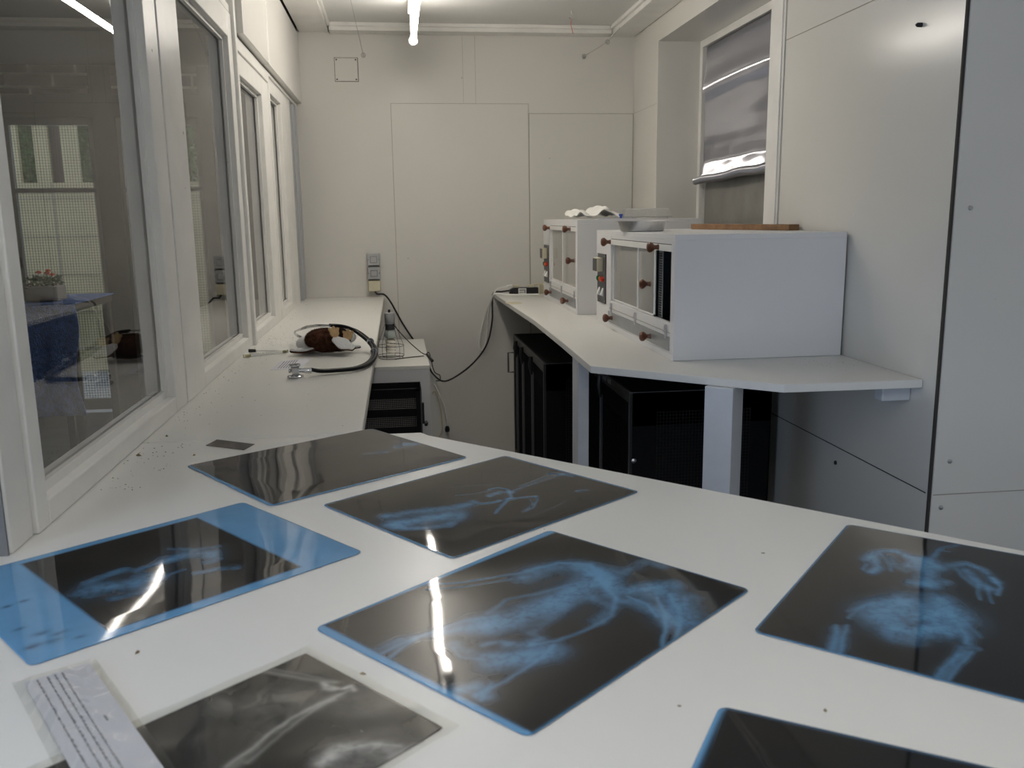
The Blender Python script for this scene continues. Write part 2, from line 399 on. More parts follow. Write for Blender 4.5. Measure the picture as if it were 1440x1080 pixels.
# ------------------------------------------------------------------ the room beyond the glass and the yard behind it
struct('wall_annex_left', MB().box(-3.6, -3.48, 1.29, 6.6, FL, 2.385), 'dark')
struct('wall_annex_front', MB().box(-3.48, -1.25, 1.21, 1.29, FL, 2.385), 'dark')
YA = 6.5
ZT = 2.046
def annex_back():
    b = MB()
    b.box(-3.48, -2.60, YA, YA + .1, FL, 2.385).box(-2.60, -.5, YA, YA + .1, ZT, 2.385).box(-2.03, -1.88, YA, YA + .1, FL, ZT).box(-1.33, -.5, YA, YA + .1, FL, ZT)
    return b
struct('wall_annex_back', annex_back(), 'dark')
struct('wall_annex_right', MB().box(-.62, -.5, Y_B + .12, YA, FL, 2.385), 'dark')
struct('trim_28', MB().box(-2.62, -2.03, YA - .008, YA, 2.195, 2.452 - .07), 'brick')
struct('trim_29', MB().box(-1.88, -1.32, YA - .008, YA, 2.195, 2.452 - .07), 'brick')
def mesh_door(x0, x1, n):
    b = MB(); t = .05
    for q in ((x0, x0 + .028, .02, ZT), (x1 - .03, x1, .02, ZT), (x0, x1, ZT - .05, ZT), (x0, x1, 1.548, 1.578), (x0, x1, .02, .1)):
        b.box(q[0], q[1], YA + .01, YA + .05, q[2], q[3])
    o = struct('door_%d' % n, b, 'annexframe')
    b = MB(); s = .0185; r = .0011
    x = x0 + .03
    while x < x1 - .03: b.box(x - r, x + r, YA + .03, YA + .032, .1, ZT - .05); x += s
    z = .1
    while z < ZT - .05: b.box(x0 + .028, x1 - .03, YA + .0325, YA + .0345, z - r, z + r); z += s
    b.build('wire_mesh', 'wire', o)
mesh_door(-2.60, -2.03, 1); mesh_door(-1.88, -1.33, 2)
b = MB().box(-4.6, -.4, 6.6, 13, -.12, -.02); struct('ground', b, 'soil')
def leaf_cluster(cx, cy, z0, z1, w, n, seed):
    rnd = random.Random(seed); b = MB()
    for _ in range(n):
        x = cx + rnd.uniform(-w, w); y = cy + rnd.uniform(-.25, .25); z = rnd.uniform(z0, z1); s = rnd.uniform(.025, .05)
        a = rnd.uniform(0, 2 * PI); t = rnd.uniform(-.9, .9)
        u = Vector((math.cos(a), math.sin(a) * .4, math.sin(t))).normalized(); v = u.cross(Vector((rnd.uniform(-1, 1), 1, rnd.uniform(-1, 1)))).normalized()
        p = Vector((x, y, z)); b.add([p - u * s, p - v * s * .45, p + u * s, p + v * s * .45], [(0, 1, 2, 3)])
    return b
# pale boarded shelter in the yard, open above its lower panels on both sides of a dark post
sh = thing('garden_shelter', (-2.9, 8.5, -.02), 'pale yellow boarded shelter with a dark post, seen outside through the mesh door', 'shelter')
MB().box(-4.3, -.6, 8.50, 8.55, -.02, 1.70).box(-3.165, -3.045, 8.5, 8.55, 1.70, 2.9).box(-2.935, -2.80, 8.5, 8.55, 1.70, 2.9).box(-2.2, -1.9, 8.5, 8.55, 1.70, 2.9).box(-4.3, -3.30, 8.5, 8.55, 1.70, 2.9).build('boarding', 'outwall', sh)
MB().box(-3.045, -2.935, 8.56, 8.66, -.02, 2.95).build('post', 'outpost', sh)
bb = MB()
for k in range(7): bb.box(-4.2 + k * .5 + .15, -4.2 + k * .5 + .158, 8.492, 8.4999, 0, 1.7)
for k in range(5): bb.box(-4.3, -.6, 8.490, 8.4999, .2 + k * .34, .206 + k * .34)
bb.build('joint', 'gapgrey', sh)
for i, (cx, w, sd) in enumerate(((-3.52, .22, 1), (-2.95, .24, 2), (-1.95, .35, 5))):
    tr = thing('bush', (cx, 9.3, -.02), ['leafy green bush left of the dark post outside the mesh door', 'leafy green bush right of the pale boards outside the mesh door', 'leafy bush seen through the narrow slice of the second window'][i], 'bush')
    fo = leaf_cluster(cx, 9.3, 1.2, 3.0, w, 2600, sd)
    core = [(w * .8 * math.cos(2 * PI * k / 16) * math.sin(PI * j / 10), .15 * math.sin(2 * PI * k / 16) * math.sin(PI * j / 10), -1.0 * math.cos(PI * j / 10)) for j in range(11) for k in range(16)]
    fo.add([(cx + a * (1 + .1 * math.sin(c * 20)), 9.50 + b_, 2.1 + c) for a, b_, c in core], [(j * 16 + k, j * 16 + (k + 1) % 16, (j + 1) * 16 + (k + 1) % 16, (j + 1) * 16 + k) for j in range(10) for k in range(16)])
    fo.build('foliage', 'leaf', tr)
    MB().tube([(cx, 9.3, -.02), (cx + .03, 9.32, .8), (cx, 9.3, 1.6)], [.04, .03, .015], 8).build('stem', 'outpost', tr)
# towel over a low table beyond the first window, planter on it
tb = thing('side_table', (-1.13, 3.0, 0), 'low table under the blue towel beyond the first window', 'table')
MB().box(-1.22, -1.03, 2.93, 3.33, 1.065, 1.09).build('table_top', 'dark', tb)
for x in (-1.205, -1.045):
    for y in (2.95, 3.31): MB().box(x - .012, x + .012, y - .012, y + .012, FL, 1.065).build('leg', 'dark', tb)
def towel():
    vs = []; fs = []; nx, ny = 30, 40
    for j in range(ny + 1):
        s = j / ny * (.40 + .36)
        for i in range(nx + 1):
            x = -1.225 + .205 * i / nx
            if s < .36:
                z = 1.094 - (.36 - s); y = 2.922 - .006 - .006 * math.sin(x * 90 + z * 6) * (1.1 - z) / .3
                x = x - .012 * (1.1 - z) + .01 * math.sin(z * 20)
            else:
                z = 1.094 + .001; y = 2.922 + (s - .36)
            vs.append((x, y, z))
    for j in range(ny):
        for i in range(nx): a = j * (nx + 1) + i; fs.append((a, a + 1, a + nx + 2, a + nx + 1))
    o = MB().add(vs, fs).build('towel', 'blue', smooth=True)
    m = o.modifiers.new('t', 'SOLIDIFY'); m.thickness = .004
    return o
tag(towel(), 'blue towel hanging over the low table, seen through the first window', 'towel')
pl = thing('planter', (-1.14, 3.03, 1.0975), 'small grey planter of green leaves and orange flowers on the blue towel', 'plant pot')
MB().box(-1.19, -1.09, 2.99, 3.07, 1.0975, 1.145).build('pot', 'soil', pl, bevel=.004)
leaf_b = MB(); rnd = random.Random(3)
for _ in range(120):
    p = Vector((rnd.uniform(-1.19, -1.09), rnd.uniform(2.99, 3.07), rnd.uniform(1.135, 1.175))); u = Vector((rnd.uniform(-1, 1), rnd.uniform(-1, 1), rnd.uniform(-.3, 1))).normalized() * .012; v = u.cross(Vector((1, 2, .5))).normalized() * .005
    leaf_b.add([p - u, p - v, p + u, p + v], [(0, 1, 2, 3)])
leaf_b.build('foliage', 'leaf', pl)
for k in range(4):
    fl = MB(); c = (-1.13 + .018 * math.cos(k * 1.7), 3.02 + .015 * math.sin(k * 2.1), 1.18 + .004 * k)
    fl.lathe([(.001, -.004), (.008, -.001), (.010, .003), (.004, .006), (.001, .007)], c, seg=8); fl.build('flower', 'flower', pl, smooth=True)

# ------------------------------------------------------------------ worktops
T = .9; TH = .022
w1 = thing('worktop', (.1, .9, 0), 'broad white laminate worktop in the foreground, spread with x-ray films', 'worktop')
MB().prism([(-1.245, .25), (1.25, .25), (1.25, .56), (.05, 1.784), (.035, 1.812), (-.60, 1.826), (-.60, 1.2085), (-1.245, 1.2085)], T - TH, T).build('top', 'lam', w1, bevel=.002)
for x, y in ((-1.15, .35), (1.15, .35), (-.05, 1.55), (1.12, .58)):
    MB().box(x - .03, x + .03, y - .03, y + .03, FL, T - TH).build('leg', 'post', w1, bevel=.002)
w2 = thing('worktop', (-.3, 3.5, 0), 'long narrow white laminate worktop running under the glazed left wall', 'worktop')
MB().box(-.60, -.090, 1.8275, Y_B - .005, T - TH, T).build('top', 'lam', w2, bevel=.002)
MB().box(-.0895, -.0885, 1.8275, Y_B - .005, T - TH, T - .001).build('edge_band', 'lamedge', w2)
for y in (2.2, 3.6): MB().box(-.54, -.14, y, y + .02, T - TH - .22, T - TH).build('bracket', 'post', w2)
w3 = thing('worktop', (1.0, 3.5, 0), 'white laminate worktop with angled front corner carrying the two incubators', 'worktop')
p3 = [(.553, Y_B - .006), (.563, 4.55), (.580, 3.78), (.574, 3.08), (.564, 2.56), (.999, 2.165), (X_R - .002, 2.158), (X_R - .002, Y_B - .006)]
MB().prism(p3, T - TH, T).build('top', 'lam', w3, bevel=.0015)
def square_post(c0, c1, d, z1):
    a = Vector((c0[0], c0[1])); b_ = Vector((c1[0], c1[1])); u = (b_ - a).normalized(); v = Vector((-u.y, u.x))
    return MB().prism([tuple(a), tuple(b_), tuple(b_ + v * d), tuple(a + v * d)], FL, z1)
square_post((.828, 2.294), (.889, 2.241), .085, T - TH).build('leg', 'post', w3, bevel=.002)
MB().box(.576, .612, 2.80, 2.90, FL, T - TH).build('leg', 'post', w3, bevel=.002)
MB().box(X_R - .085, X_R - .002, 2.21, 2.25, T - TH - .045, T - TH).build('bracket', 'post', w3, bevel=.003)

# ------------------------------------------------------------------ x-ray films
MARKS = {  # strokes traced from image pixels, unprojected through the camera to film-local metres
 'C': [
  (0.0234,0.8,[(0.131,0.139),(0.157,0.151),(0.204,0.163),(0.259,0.161),(0.31,0.155)]),
  (0.0192,0.45,[(0.257,0.087),(0.292,0.089),(0.323,0.11),(0.331,0.144)]),
  (0.0037,0.6,[(0.272,0.073),(0.318,0.088),(0.34,0.122),(0.327,0.152)]),
  (0.0035,0.35,[(0.152,0.121),(0.194,0.112),(0.232,0.13),(0.28,0.143)]),
  (0.0034,0.42,[(0.156,0.005),(0.195,0.037),(0.238,0.06),(0.277,0.079)]),
  (0.0025,0.36,[(0.149,0.019),(0.189,0.05),(0.239,0.077)]),
  (0.0127,0.5,[(0.336,0.125),(0.299,0.201),(0.326,0.219),(0.355,0.237)]),
  (0.0106,0.3,[(0.346,0.168),(0.397,0.171),(0.397,0.196)]),
  (0.0221,0.55,[(0.327,0.232),(0.324,0.265),(0.282,0.295)]),
  (0.014,0.35,[(0.287,0.228),(0.279,0.268),(0.269,0.294)]),
  (0.0029,0.6,[(0.312,0.242),(0.283,0.273),(0.244,0.298),(0.201,0.318)]),
  (0.0029,0.6,[(0.329,0.249),(0.3,0.281),(0.26,0.305),(0.221,0.321)]),
  (0.0024,0.5,[(0.293,0.215),(0.29,0.243),(0.269,0.27)]),
  (0.0032,0.5,[(0.305,0.164),(0.281,0.207),(0.236,0.231),(0.189,0.23),(0.154,0.222),(0.128,0.208)]),
  (0.0073,0.4,[(0.15,0.19),(0.176,0.186),(0.215,0.182)]),
  (0.0117,0.4,[(0.26,0.183),(0.255,0.215),(0.219,0.224)]),
  (-0.0226,0.7,[(0.177,0.199),(0.206,0.202),(0.231,0.201)]),
  (0.0117,0.45,[(0.085,0.114),(0.114,0.13),(0.137,0.146)]),
  (0.0029,0.5,[(0.011,0.103),(0.046,0.102),(0.088,0.106),(0.127,0.116),(0.151,0.132)]),
  (0.0083,0.35,[(0.015,0.093),(0.044,0.095),(0.076,0.11)]),
  (0.0028,0.5,[(0.012,0.115),(0.032,0.109),(0.055,0.107)]),
  (0.018,0.62,[(0.076,0.204),(0.102,0.219),(0.129,0.23)]),
  (0.0023,0.5,[(0.018,0.233),(0.063,0.237),(0.113,0.232),(0.143,0.226)]),
  (0.0102,0.5,[(0.011,0.211),(0.028,0.223),(0.024,0.239)]),
  (0.0103,0.3,[(0.074,0.146),(0.073,0.17),(0.083,0.197)]),
  (0.0074,0.4,[(0.111,0.189),(0.125,0.204),(0.144,0.204)]),
  (0.0046,0.4,[(0.094,0.169),(0.112,0.179),(0.118,0.192)]),
  (0.0078,0.45,[(0.323,0.156),(0.283,0.195),(0.278,0.216)]),
  (0.0028,0.6,[(0.338,0.127),(0.312,0.159),(0.301,0.181)]),
  (0.0021,0.5,[(0.323,0.126),(0.313,0.153)]),
  (0.0024,0.4,[(0.044,0.229),(0.016,0.243)]),
  (0.0021,0.4,[(0.069,0.15),(0.06,0.17),(0.072,0.19)]),
 ],
 'B': [
  (0.0196,0.75,[(0.027,0.157),(0.046,0.165),(0.074,0.172),(0.099,0.181),(0.114,0.191)]),
  (0.014,0.5,[(0.041,0.12),(0.067,0.13),(0.097,0.143),(0.132,0.162),(0.16,0.167)]),
  (0.0082,0.5,[(0.017,0.157),(0.028,0.185),(0.054,0.206),(0.083,0.215)]),
  (0.0058,0.5,[(0.178,0.16),(0.177,0.178),(0.191,0.187),(0.208,0.19)]),
  (0.009,0.55,[(0.216,0.161),(0.241,0.159),(0.248,0.167)]),
  (0.0032,0.55,[(0.236,0.133),(0.253,0.137),(0.258,0.157),(0.232,0.19),(0.207,0.203),(0.162,0.229)]),
  (0.0051,0.5,[(0.221,0.192),(0.241,0.201),(0.263,0.215)]),
  (0.0029,0.4,[(0.263,0.215),(0.252,0.231),(0.223,0.25),(0.197,0.254)]),
  (0.0023,0.3,[(0.247,0.218),(0.234,0.237),(0.209,0.249)]),
  (0.0032,0.3,[(0.176,0.119),(0.202,0.133),(0.235,0.14)]),
  (0.0021,0.25,[(0.2,0.081),(0.233,0.097),(0.262,0.119)]),
  (0.0048,0.32,[(0.256,0.168),(0.292,0.165),(0.327,0.164),(0.363,0.165),(0.389,0.161)]),
  (0.0028,0.3,[(0.284,0.156),(0.33,0.153),(0.37,0.149)]),
  (0.0063,0.25,[(0.33,0.247),(0.344,0.253)]),
  (0.0021,0.3,[(0.192,0.206),(0.217,0.201),(0.231,0.203)]),
  (0.0021,0.2,[(0.306,0.089),(0.335,0.104)]),
  (0.0018,0.18,[(0.202,0.278),(0.256,0.273),(0.279,0.266)]),
  (0.0017,0.18,[(0.167,0.269),(0.206,0.275)]),
  (0.0085,0.3,[(0.12,0.196),(0.099,0.209),(0.078,0.222)]),
  (0.007,0.35,[(0.374,0.145),(0.383,0.162),(0.387,0.183)]),
 ],
 'A': [
  (0.0096,0.3,[(0.285,0.172),(0.297,0.176),(0.317,0.184)]),
  (0.0157,0.42,[(0.357,0.171),(0.379,0.169),(0.398,0.172)]),
  (0.0067,0.3,[(0.378,0.132),(0.388,0.179)]),
  (0.0032,0.15,[(0.051,0.098),(0.186,0.09),(0.28,0.094)]),
  (0.002,0.15,[(0.379,0.274),(0.389,0.327)]),
 ],
 'L': [
  (0.0195,0.55,[(0.114,0.173),(0.136,0.18),(0.158,0.192),(0.18,0.187)]),
  (0.0085,0.4,[(0.121,0.146),(0.153,0.138),(0.17,0.138)]),
  (0.0069,0.4,[(0.182,0.151),(0.203,0.149),(0.228,0.15)]),
  (0.0149,0.45,[(0.226,0.147),(0.254,0.15),(0.276,0.168)]),
  (0.009,0.4,[(0.258,0.195),(0.269,0.194),(0.271,0.177)]),
  (0.0069,0.35,[(0.231,0.219),(0.255,0.227),(0.274,0.24)]),
  (0.0039,0.35,[(0.166,0.219),(0.202,0.198),(0.224,0.197)]),
  (0.0082,0.3,[(0.125,0.218),(0.151,0.225),(0.173,0.216)]),
  (0.006,0.3,[(0.244,0.11),(0.266,0.142),(0.295,0.152)]),
 ],
 'D': [
  (0.0082,0.55,[(0.275,0.053),(0.313,0.062),(0.328,0.08),(0.312,0.101)]),
  (0.007,0.55,[(0.294,0.058),(0.252,0.073),(0.236,0.07)]),
  (0.0035,0.4,[(0.26,0.058),(0.239,0.06)]),
  (0.0059,0.35,[(0.302,0.08),(0.268,0.091),(0.263,0.104)]),
  (0.0029,0.4,[(0.307,0.064),(0.276,0.082),(0.253,0.089)]),
  (0.0111,0.45,[(0.282,0.106),(0.305,0.113),(0.297,0.137)]),
  (0.0128,0.62,[(0.314,0.12),(0.268,0.127),(0.231,0.135)]),
  (0.0052,0.28,[(0.336,0.125),(0.374,0.13),(0.394,0.145)]),
  (0.003,0.25,[(0.322,0.124),(0.362,0.127),(0.361,0.141)]),
  (0.0073,0.45,[(0.313,0.148),(0.329,0.165),(0.319,0.185),(0.286,0.201)]),
  (0.008,0.5,[(0.304,0.168),(0.271,0.184),(0.258,0.197)]),
  (0.0035,0.5,[(0.296,0.198),(0.27,0.207),(0.246,0.208)]),
  (0.0022,0.4,[(0.264,0.185),(0.221,0.193)]),
  (0.0021,0.4,[(0.262,0.195),(0.217,0.205)]),
  (0.0029,0.35,[(0.304,0.155),(0.278,0.168),(0.255,0.185)]),
  (0.0204,0.7,[(0.133,0.104),(0.155,0.115),(0.171,0.126)]),
  (0.0269,0.85,[(0.113,0.115),(0.125,0.135),(0.134,0.155),(0.153,0.166)]),
  (0.0167,0.75,[(0.086,0.128),(0.097,0.149),(0.114,0.171)]),
  (0.0159,0.6,[(0.195,0.153),(0.172,0.164)]),
  (0.0089,0.5,[(0.229,0.119),(0.233,0.137),(0.25,0.152)]),
  (0.0107,0.25,[(0.064,0.132),(0.066,0.146)]),
  (0.0033,0.45,[(0.063,0.071),(0.029,0.079),(0.001,0.082)]),
  (0.0022,0.5,[(0.07,0.081),(0.034,0.085),(0.001,0.091)]),
  (0.0101,0.3,[(0.054,0.077),(0.009,0.085)]),
  (0.0021,0.35,[(0.088,0.078),(0.119,0.082),(0.145,0.093)]),
  (0.0024,0.3,[(0.106,0.074),(0.137,0.088)]),
  (0.0053,0.35,[(0.157,0.174),(0.133,0.189),(0.094,0.198)]),
  (0.0018,0.45,[(0.145,0.177),(0.115,0.191),(0.093,0.196)]),
  (0.0017,0.35,[(0.151,0.185),(0.117,0.204)]),
  (0.0066,0.4,[(0.075,0.196),(0.035,0.189),(0.002,0.184)]),
  (0.0015,0.5,[(0.066,0.192),(0.033,0.185),(0.003,0.18)]),
  (0.0016,0.5,[(0.079,0.203),(0.04,0.196),(0.002,0.191)]),
  (0.0041,0.3,[(0.084,0.193),(0.088,0.207)]),
  (-0.0123,0.4,[(0.191,0.136),(0.183,0.134)]),
  (-0.0046,0.3,[(0.129,0.119),(0.106,0.138),(0.124,0.155)]),
 ],
 'G': [
  (0.003,0.3,[(0.247,-0.001),(0.264,0.04),(0.279,0.071)]),
  (0.0022,0.25,[(0.254,-0.001),(0.271,0.038),(0.283,0.074)]),
  (0.0036,0.55,[(0.272,0.064),(0.268,0.073),(0.272,0.081)]),
  (0.003,0.6,[(0.28,0.088),(0.286,0.091),(0.284,0.098)]),
  (0.0019,0.5,[(0.272,0.068),(0.277,0.086),(0.287,0.088)]),
  (0.0022,0.4,[(0.279,0.094),(0.254,0.093),(0.222,0.092),(0.187,0.099),(0.14,0.114)]),
  (0.0016,0.35,[(0.262,0.097),(0.234,0.098),(0.196,0.108),(0.154,0.122)]),
  (0.0059,0.2,[(0.269,0.095),(0.227,0.094),(0.185,0.101),(0.141,0.12)]),
  (0.0105,0.5,[(0.199,0.167),(0.217,0.165),(0.234,0.177),(0.246,0.195)]),
  (0.0019,0.45,[(0.219,0.169),(0.239,0.178),(0.253,0.199)]),
  (0.0032,0.35,[(0.237,0.205),(0.252,0.206),(0.267,0.209)]),
  (0.0153,0.25,[(0.205,0.194),(0.226,0.199),(0.243,0.211)]),
  (0.0256,0.1,[(0.196,0.03),(0.207,0.067)]),
  (0.0289,0.1,[(0.248,0.063),(0.272,0.143)]),
  (-0.0237,0.12,[(0.121,0.038),(0.116,0.076)]),
 ],
}
def seg_dist(U, V, pts):
    best = np.full(U.shape, 9.)
    for (a, b), (c, d) in zip(pts[:-1], pts[1:]):
        ex, ey = c - a, d - b; l = ex * ex + ey * ey + 1e-12
        t = np.clip(((U - a) * ex + (V - b) * ey) / l, 0, 1)
        best = np.minimum(best, np.hypot(U - a - t * ex, V - b - t * ey))
    return best
def smooth_noise(U, V, s, seed, octs=4):
    r = np.random.RandomState(seed); out = np.zeros_like(U); amp = 1.; tot = 0
    for o in range(octs):
        k = s * 2 ** o
        for _ in range(5):
            th = r.uniform(0, 2 * PI); ph = r.uniform(0, 2 * PI)
            out += amp * np.sin((U * math.cos(th) + V * math.sin(th)) * k + ph + 1.5 * np.sin((V * math.cos(th) - U * math.sin(th)) * k * .7 + ph * 2))
        tot += amp * 5; amp *= .6
    return out / tot
BLUE = np.array((.11, .285, .50)); BLACK = np.array((.0085, .0085, .0095))
def film(o, ud, L, W, key, borders, label, seed, mode='xray', res=.0016, name='x_ray_film', z=.9012, group=None, round_=.010, cat='x-ray film', wav=.0005):
    """thin plastic sheet: origin o, long side along ud, borders = clear margin (edge v=0, far end u=L, edge v=W, near end u=0)"""
    nu, nv = int(L / res), int(W / res)
    u = np.linspace(0, L, nu + 1); v = np.linspace(0, W, nv + 1)
    U, V = np.meshgrid(u, v)
    dens = np.zeros_like(U); keep = np.ones_like(U)
    nz = smooth_noise(U, V, 55, seed); nz2 = smooth_noise(U, V, 160, seed + 9)
    ridge = np.exp(-np.abs(smooth_noise(U, V, 130, seed + 5)) * 14)
    WU, WV = U + .0035 * smooth_noise(U, V, 70, seed + 3), V + .0035 * smooth_noise(U, V, 75, seed + 4)
    for r, i, pts in MARKS.get(key, []):
        d = seg_dist(WU, WV, pts)
        soft = 1 / (1 + np.exp((d - abs(r) * .80) / (max(abs(r) * .34, .0011))))
        tex = np.clip(.92 + .5 * nz + .4 * nz2 - .35 * ridge, 0, 1.15) if r >= .004 else .9
        if r > 0: dens = 1 - (1 - dens) * (1 - np.clip(min(i * (1.4 if r > .006 else 1.12), .95) * soft * tex, 0, 1))
        else: keep *= 1 - i * soft
    dens = np.clip(dens * keep, 0, 1)
    b0, b1, b2, b3 = borders
    g = lambda b_, q: b_(q) if callable(b_) else b_
    edge = np.minimum.reduce([V - g(b0, U), L - U - g(b1, V), W - V - g(b2, U), U - g(b3, V)])
    clear = 1 / (1 + np.exp(edge / .0010))
    if mode == 'xray':
        k = np.maximum(dens, clear)
        C = BLACK + (BLUE - BLACK) * k[..., None]
    elif mode == 'grey':
        k = np.clip(.05 + dens * 1.25 + .05 * nz, 0, 1)
        C = np.stack([.006 + .62 * k ** 1.4] * 3, -1) * np.array((1, .99, .97))
    elif mode == 'light':      # mostly clear blue sheet with a dark exposed rectangle
        k = np.maximum(dens * .9, clear)
        sm = np.zeros_like(U)
        for (a, b, r) in ((.034, .249, .006), (.036, .278, .007), (.048, .264, .006), (.018, .275, .007), (.049, .144, .004), (.029, .145, .004), (.06, .29, .004), (.02, .22, .004)):
            sm = np.maximum(sm, .75 * np.exp(-(((WU - a) / (r * 1.6)) ** 2 + ((WV - b) / r) ** 2)) * (.6 + .8 * np.abs(nz2)))
        k = k * (1 - np.clip(sm, 0, 1)) * (1 + .12 * nz)
        C = BLACK + (BLUE * 1.02 - BLACK) * np.clip(k, 0, 1.2)[..., None]
    h = wav * (1 + smooth_noise(U, V, 20, seed + 20, 2) * .9) * (.35 + .65 * np.clip(np.minimum.reduce([U, L - U, V, W - V]) / .05, 0, 1))
    ud = Vector((ud[0], ud[1])).normalized(); vd = Vector((ud.y, -ud.x))
    # rounded corners: pull the corner nodes inwards onto an arc
    PU, PV = U.copy(), V.copy(); R = round_
    for cu, su in ((R, -1), (L - R, 1)):
        for cv, sv in ((R, -1), (W - R, 1)):
            du = (U - cu) * su; dv = (V - cv) * sv
            m = (du > 0) & (dv > 0)
            mx = np.maximum(du, dv); rr = np.hypot(du, dv) + 1e-9
            PU = np.where(m, cu + su * du * mx / rr, PU); PV = np.where(m, cv + sv * dv * mx / rr, PV)
    X = o[0] + PU * ud.x + PV * vd.x; Y = o[1] + PU * ud.y + PV * vd.y; Z = z + h
    n = nu + 1; cnt = X.size
    top = np.stack([X, Y, Z], -1).reshape(-1, 3)
    rim = [i for i in range(n)] + [j * n + nu for j in range(1, nv + 1)] + [nv * n + i for i in range(nu - 1, -1, -1)] + [j * n for j in range(nv - 1, 0, -1)]
    low = top[rim].copy(); low[:, 2] -= .0003
    verts = np.concatenate([top, low])
    jj, ii = np.meshgrid(np.arange(nv), np.arange(nu), indexing='ij'); a = (jj * n + ii).ravel()
    quads = np.stack([a, a + n, a + n + 1, a + 1], -1)
    k = len(rim); ri = np.array(rim); lo = cnt + np.arange(k)
    side = np.stack([ri, np.roll(ri, -1), np.roll(lo, -1), lo], -1)
    F = np.concatenate([quads, side]).tolist()
    me = bpy.data.meshes.new(name); me.from_pydata(verts.tolist(), [], F); me.update()
    ca = me.color_attributes.new('image', 'FLOAT_COLOR', 'POINT')
    col = np.ones((len(verts), 4), np.float32); col[:cnt, :3] = np.clip(C, 0, 1).reshape(-1, 3); col[cnt:, :3] = col[ri, :3]
    ca.data.foreach_set('color', col.ravel())
    me.polygons.foreach_set('use_smooth', [True] * len(F)); me.materials.append(M['film'])
    ob = bpy.data.objects.new(name, me); COL.objects.link(ob)
    if label: tag(ob, label, cat, group)
    return ob
G = 'x-ray films laid out on the foreground worktop'
film((-.107, .923), (.762, .646), .405, .315, 'C', (lambda u: .002 + .010 * (u / .4), .001, .001, lambda v: .011 - .004 * v / .3), 'blue and black bird x-ray film in the centre, crossed by the bright lamp reflection', 11, res=.00125, group=G)
film((-.134, 1.356), (.803, .597), .400, .320, 'B', (.0025, .004, .001, .0025), 'bird x-ray film with pale blue skeleton, just behind the central film', 12, group=G)
film((-.402, 1.628), (.817, .577), .405, .326, 'A', (.0005, .001, .004, .006), 'nearly black x-ray film farthest back, overlapping the inner corner of the worktop', 13, group=G, wav=.0008)
film((-.587, 1.130), (.78, .626), .418, .319, 'L', (.015, .086, .018, .086), 'light blue x-ray film with a black rectangle, lying beside the corner post', 14, mode='light', group=G, wav=.0005)
film((.365, .841), (.667, .745), .40, .315, 'D', (.0012, .001, .001, .0015), 'bird x-ray film with round blue belly at the right end of the worktop', 15, group=G, wav=.0004)
film((.059, .372), (.548, .837), .40, .315, 'E', (.0045, .001, .001, .002), 'black x-ray film cut off by the bottom edge, nearest the camera on the right', 16, group=G, res=.003, wav=.0003)

def pouch(o, ud, L, W, m, z, h=.0012):
    ud = Vector(ud).normalized(); vd = Vector((ud.y, -ud.x)); vs = []; fs = []; n = 40
    for j in range(n + 1):
        for i in range(n + 1):
            u = -m + (L + 2 * m) * i / n; v = -m + (W + 2 * m) * j / n
            zz = z + h + .0005 * math.sin(u * 70 + 2 * math.sin(v * 60)) + .0004 * math.sin(v * 95 + u * 20)
            vs.append((o[0] + ud.x * u + vd.x * v, o[1] + ud.y * u + vd.y * v, zz))
    for j in range(n):
        for i in range(n): a = j * (n + 1) + i; fs.append((a, a + n + 1, a + n + 2, a + 1))
    return MB().add(vs, fs)
gp = thing('laminated_photograph', (-.15, .75, .9), 'laminated black and white x-ray print at the bottom edge, half under the text strip', 'photograph')
go = film((-.336, .673), (.758, .652), .297, .208, 'G', (0, 0, 0, 0), None, 17, mode='grey', name='print', round_=.002, wav=.0003)
go.parent = gp; go.matrix_parent_inverse = Matrix.Translation(-Vector(gp.location))
pouch((-.336, .673), (.758, .652), .297, .208, .010, .9012).build('laminate', 'pouch', gp, smooth=True)
lb = thing('laminated_text_strip', (-.30, .77, .903), 'laminated strip of white paper with lines of print, bottom left corner', 'label')
o_, u_ = (-.378, .844), Vector((.531, -.847)); v_ = Vector((.847, .531))
def lq(b, u0, u1, v0, v1, z0, z1):
    P = [(o_[0] + u_.x * u + v_.x * v, o_[1] + u_.y * u + v_.y * v) for u, v in ((u0, v0), (u1, v0), (u1, v1), (u0, v1))]
    return b.prism(P, z0, z1)
lq(MB(), 0, .29, 0, .059, .9035, .9038).build('paper', 'paper', lb)
def print_lines():
    b = MB(); rnd = random.Random(4)
    for vv, u0 in ((.0105, .004), (.0195, .004), (.0262, .004), (.0325, .004)):
        u = u0
        while u < .283:
            w = rnd.choice((.003, .005, .007, .009)); k = u
            while k < u + w:      # letters of a word
                hgt = rnd.choice((.0015, .0015, .0022)); lq(b, k, k + .0007, vv - .0008, vv - .0008 + hgt, .90395, .9040)
                if rnd.random() < .6: lq(b, k + .0007, k + .0012, vv - .0008 + hgt - .0005, vv - .0008 + hgt, .90395, .9040)
                k += .0015
            u += w + .0018
    k = .114
    while k < .124: lq(b, k, k + .0008, .0425, .0445, .90395, .9040); k += .0016
    return b
print_lines().build('print', 'ink', lb)
def strip_pouch():
    vs = []; fs = []; n, m = 70, 24
    for j in range(m + 1):
        for i in range(n + 1):
            u = -.006 + .305 * i / n; v = -.010 + .076 * j / m
            z = .9046 + .0005 * math.sin(u * 130 + 3 * math.sin(v * 90)) + .0003 * math.sin(v * 210 + u * 60)
            vs.append((o_[0] + u_.x * u + v_.x * v, o_[1] + u_.y * u + v_.y * v, z))
    for j in range(m):
        for i in range(n): a = j * (n + 1) + i; fs.append((a, a + 1, a + n + 2, a + n + 1))
    return MB().add(vs, fs)
strip_pouch().build('laminate', 'pouch', lb, smooth=True)
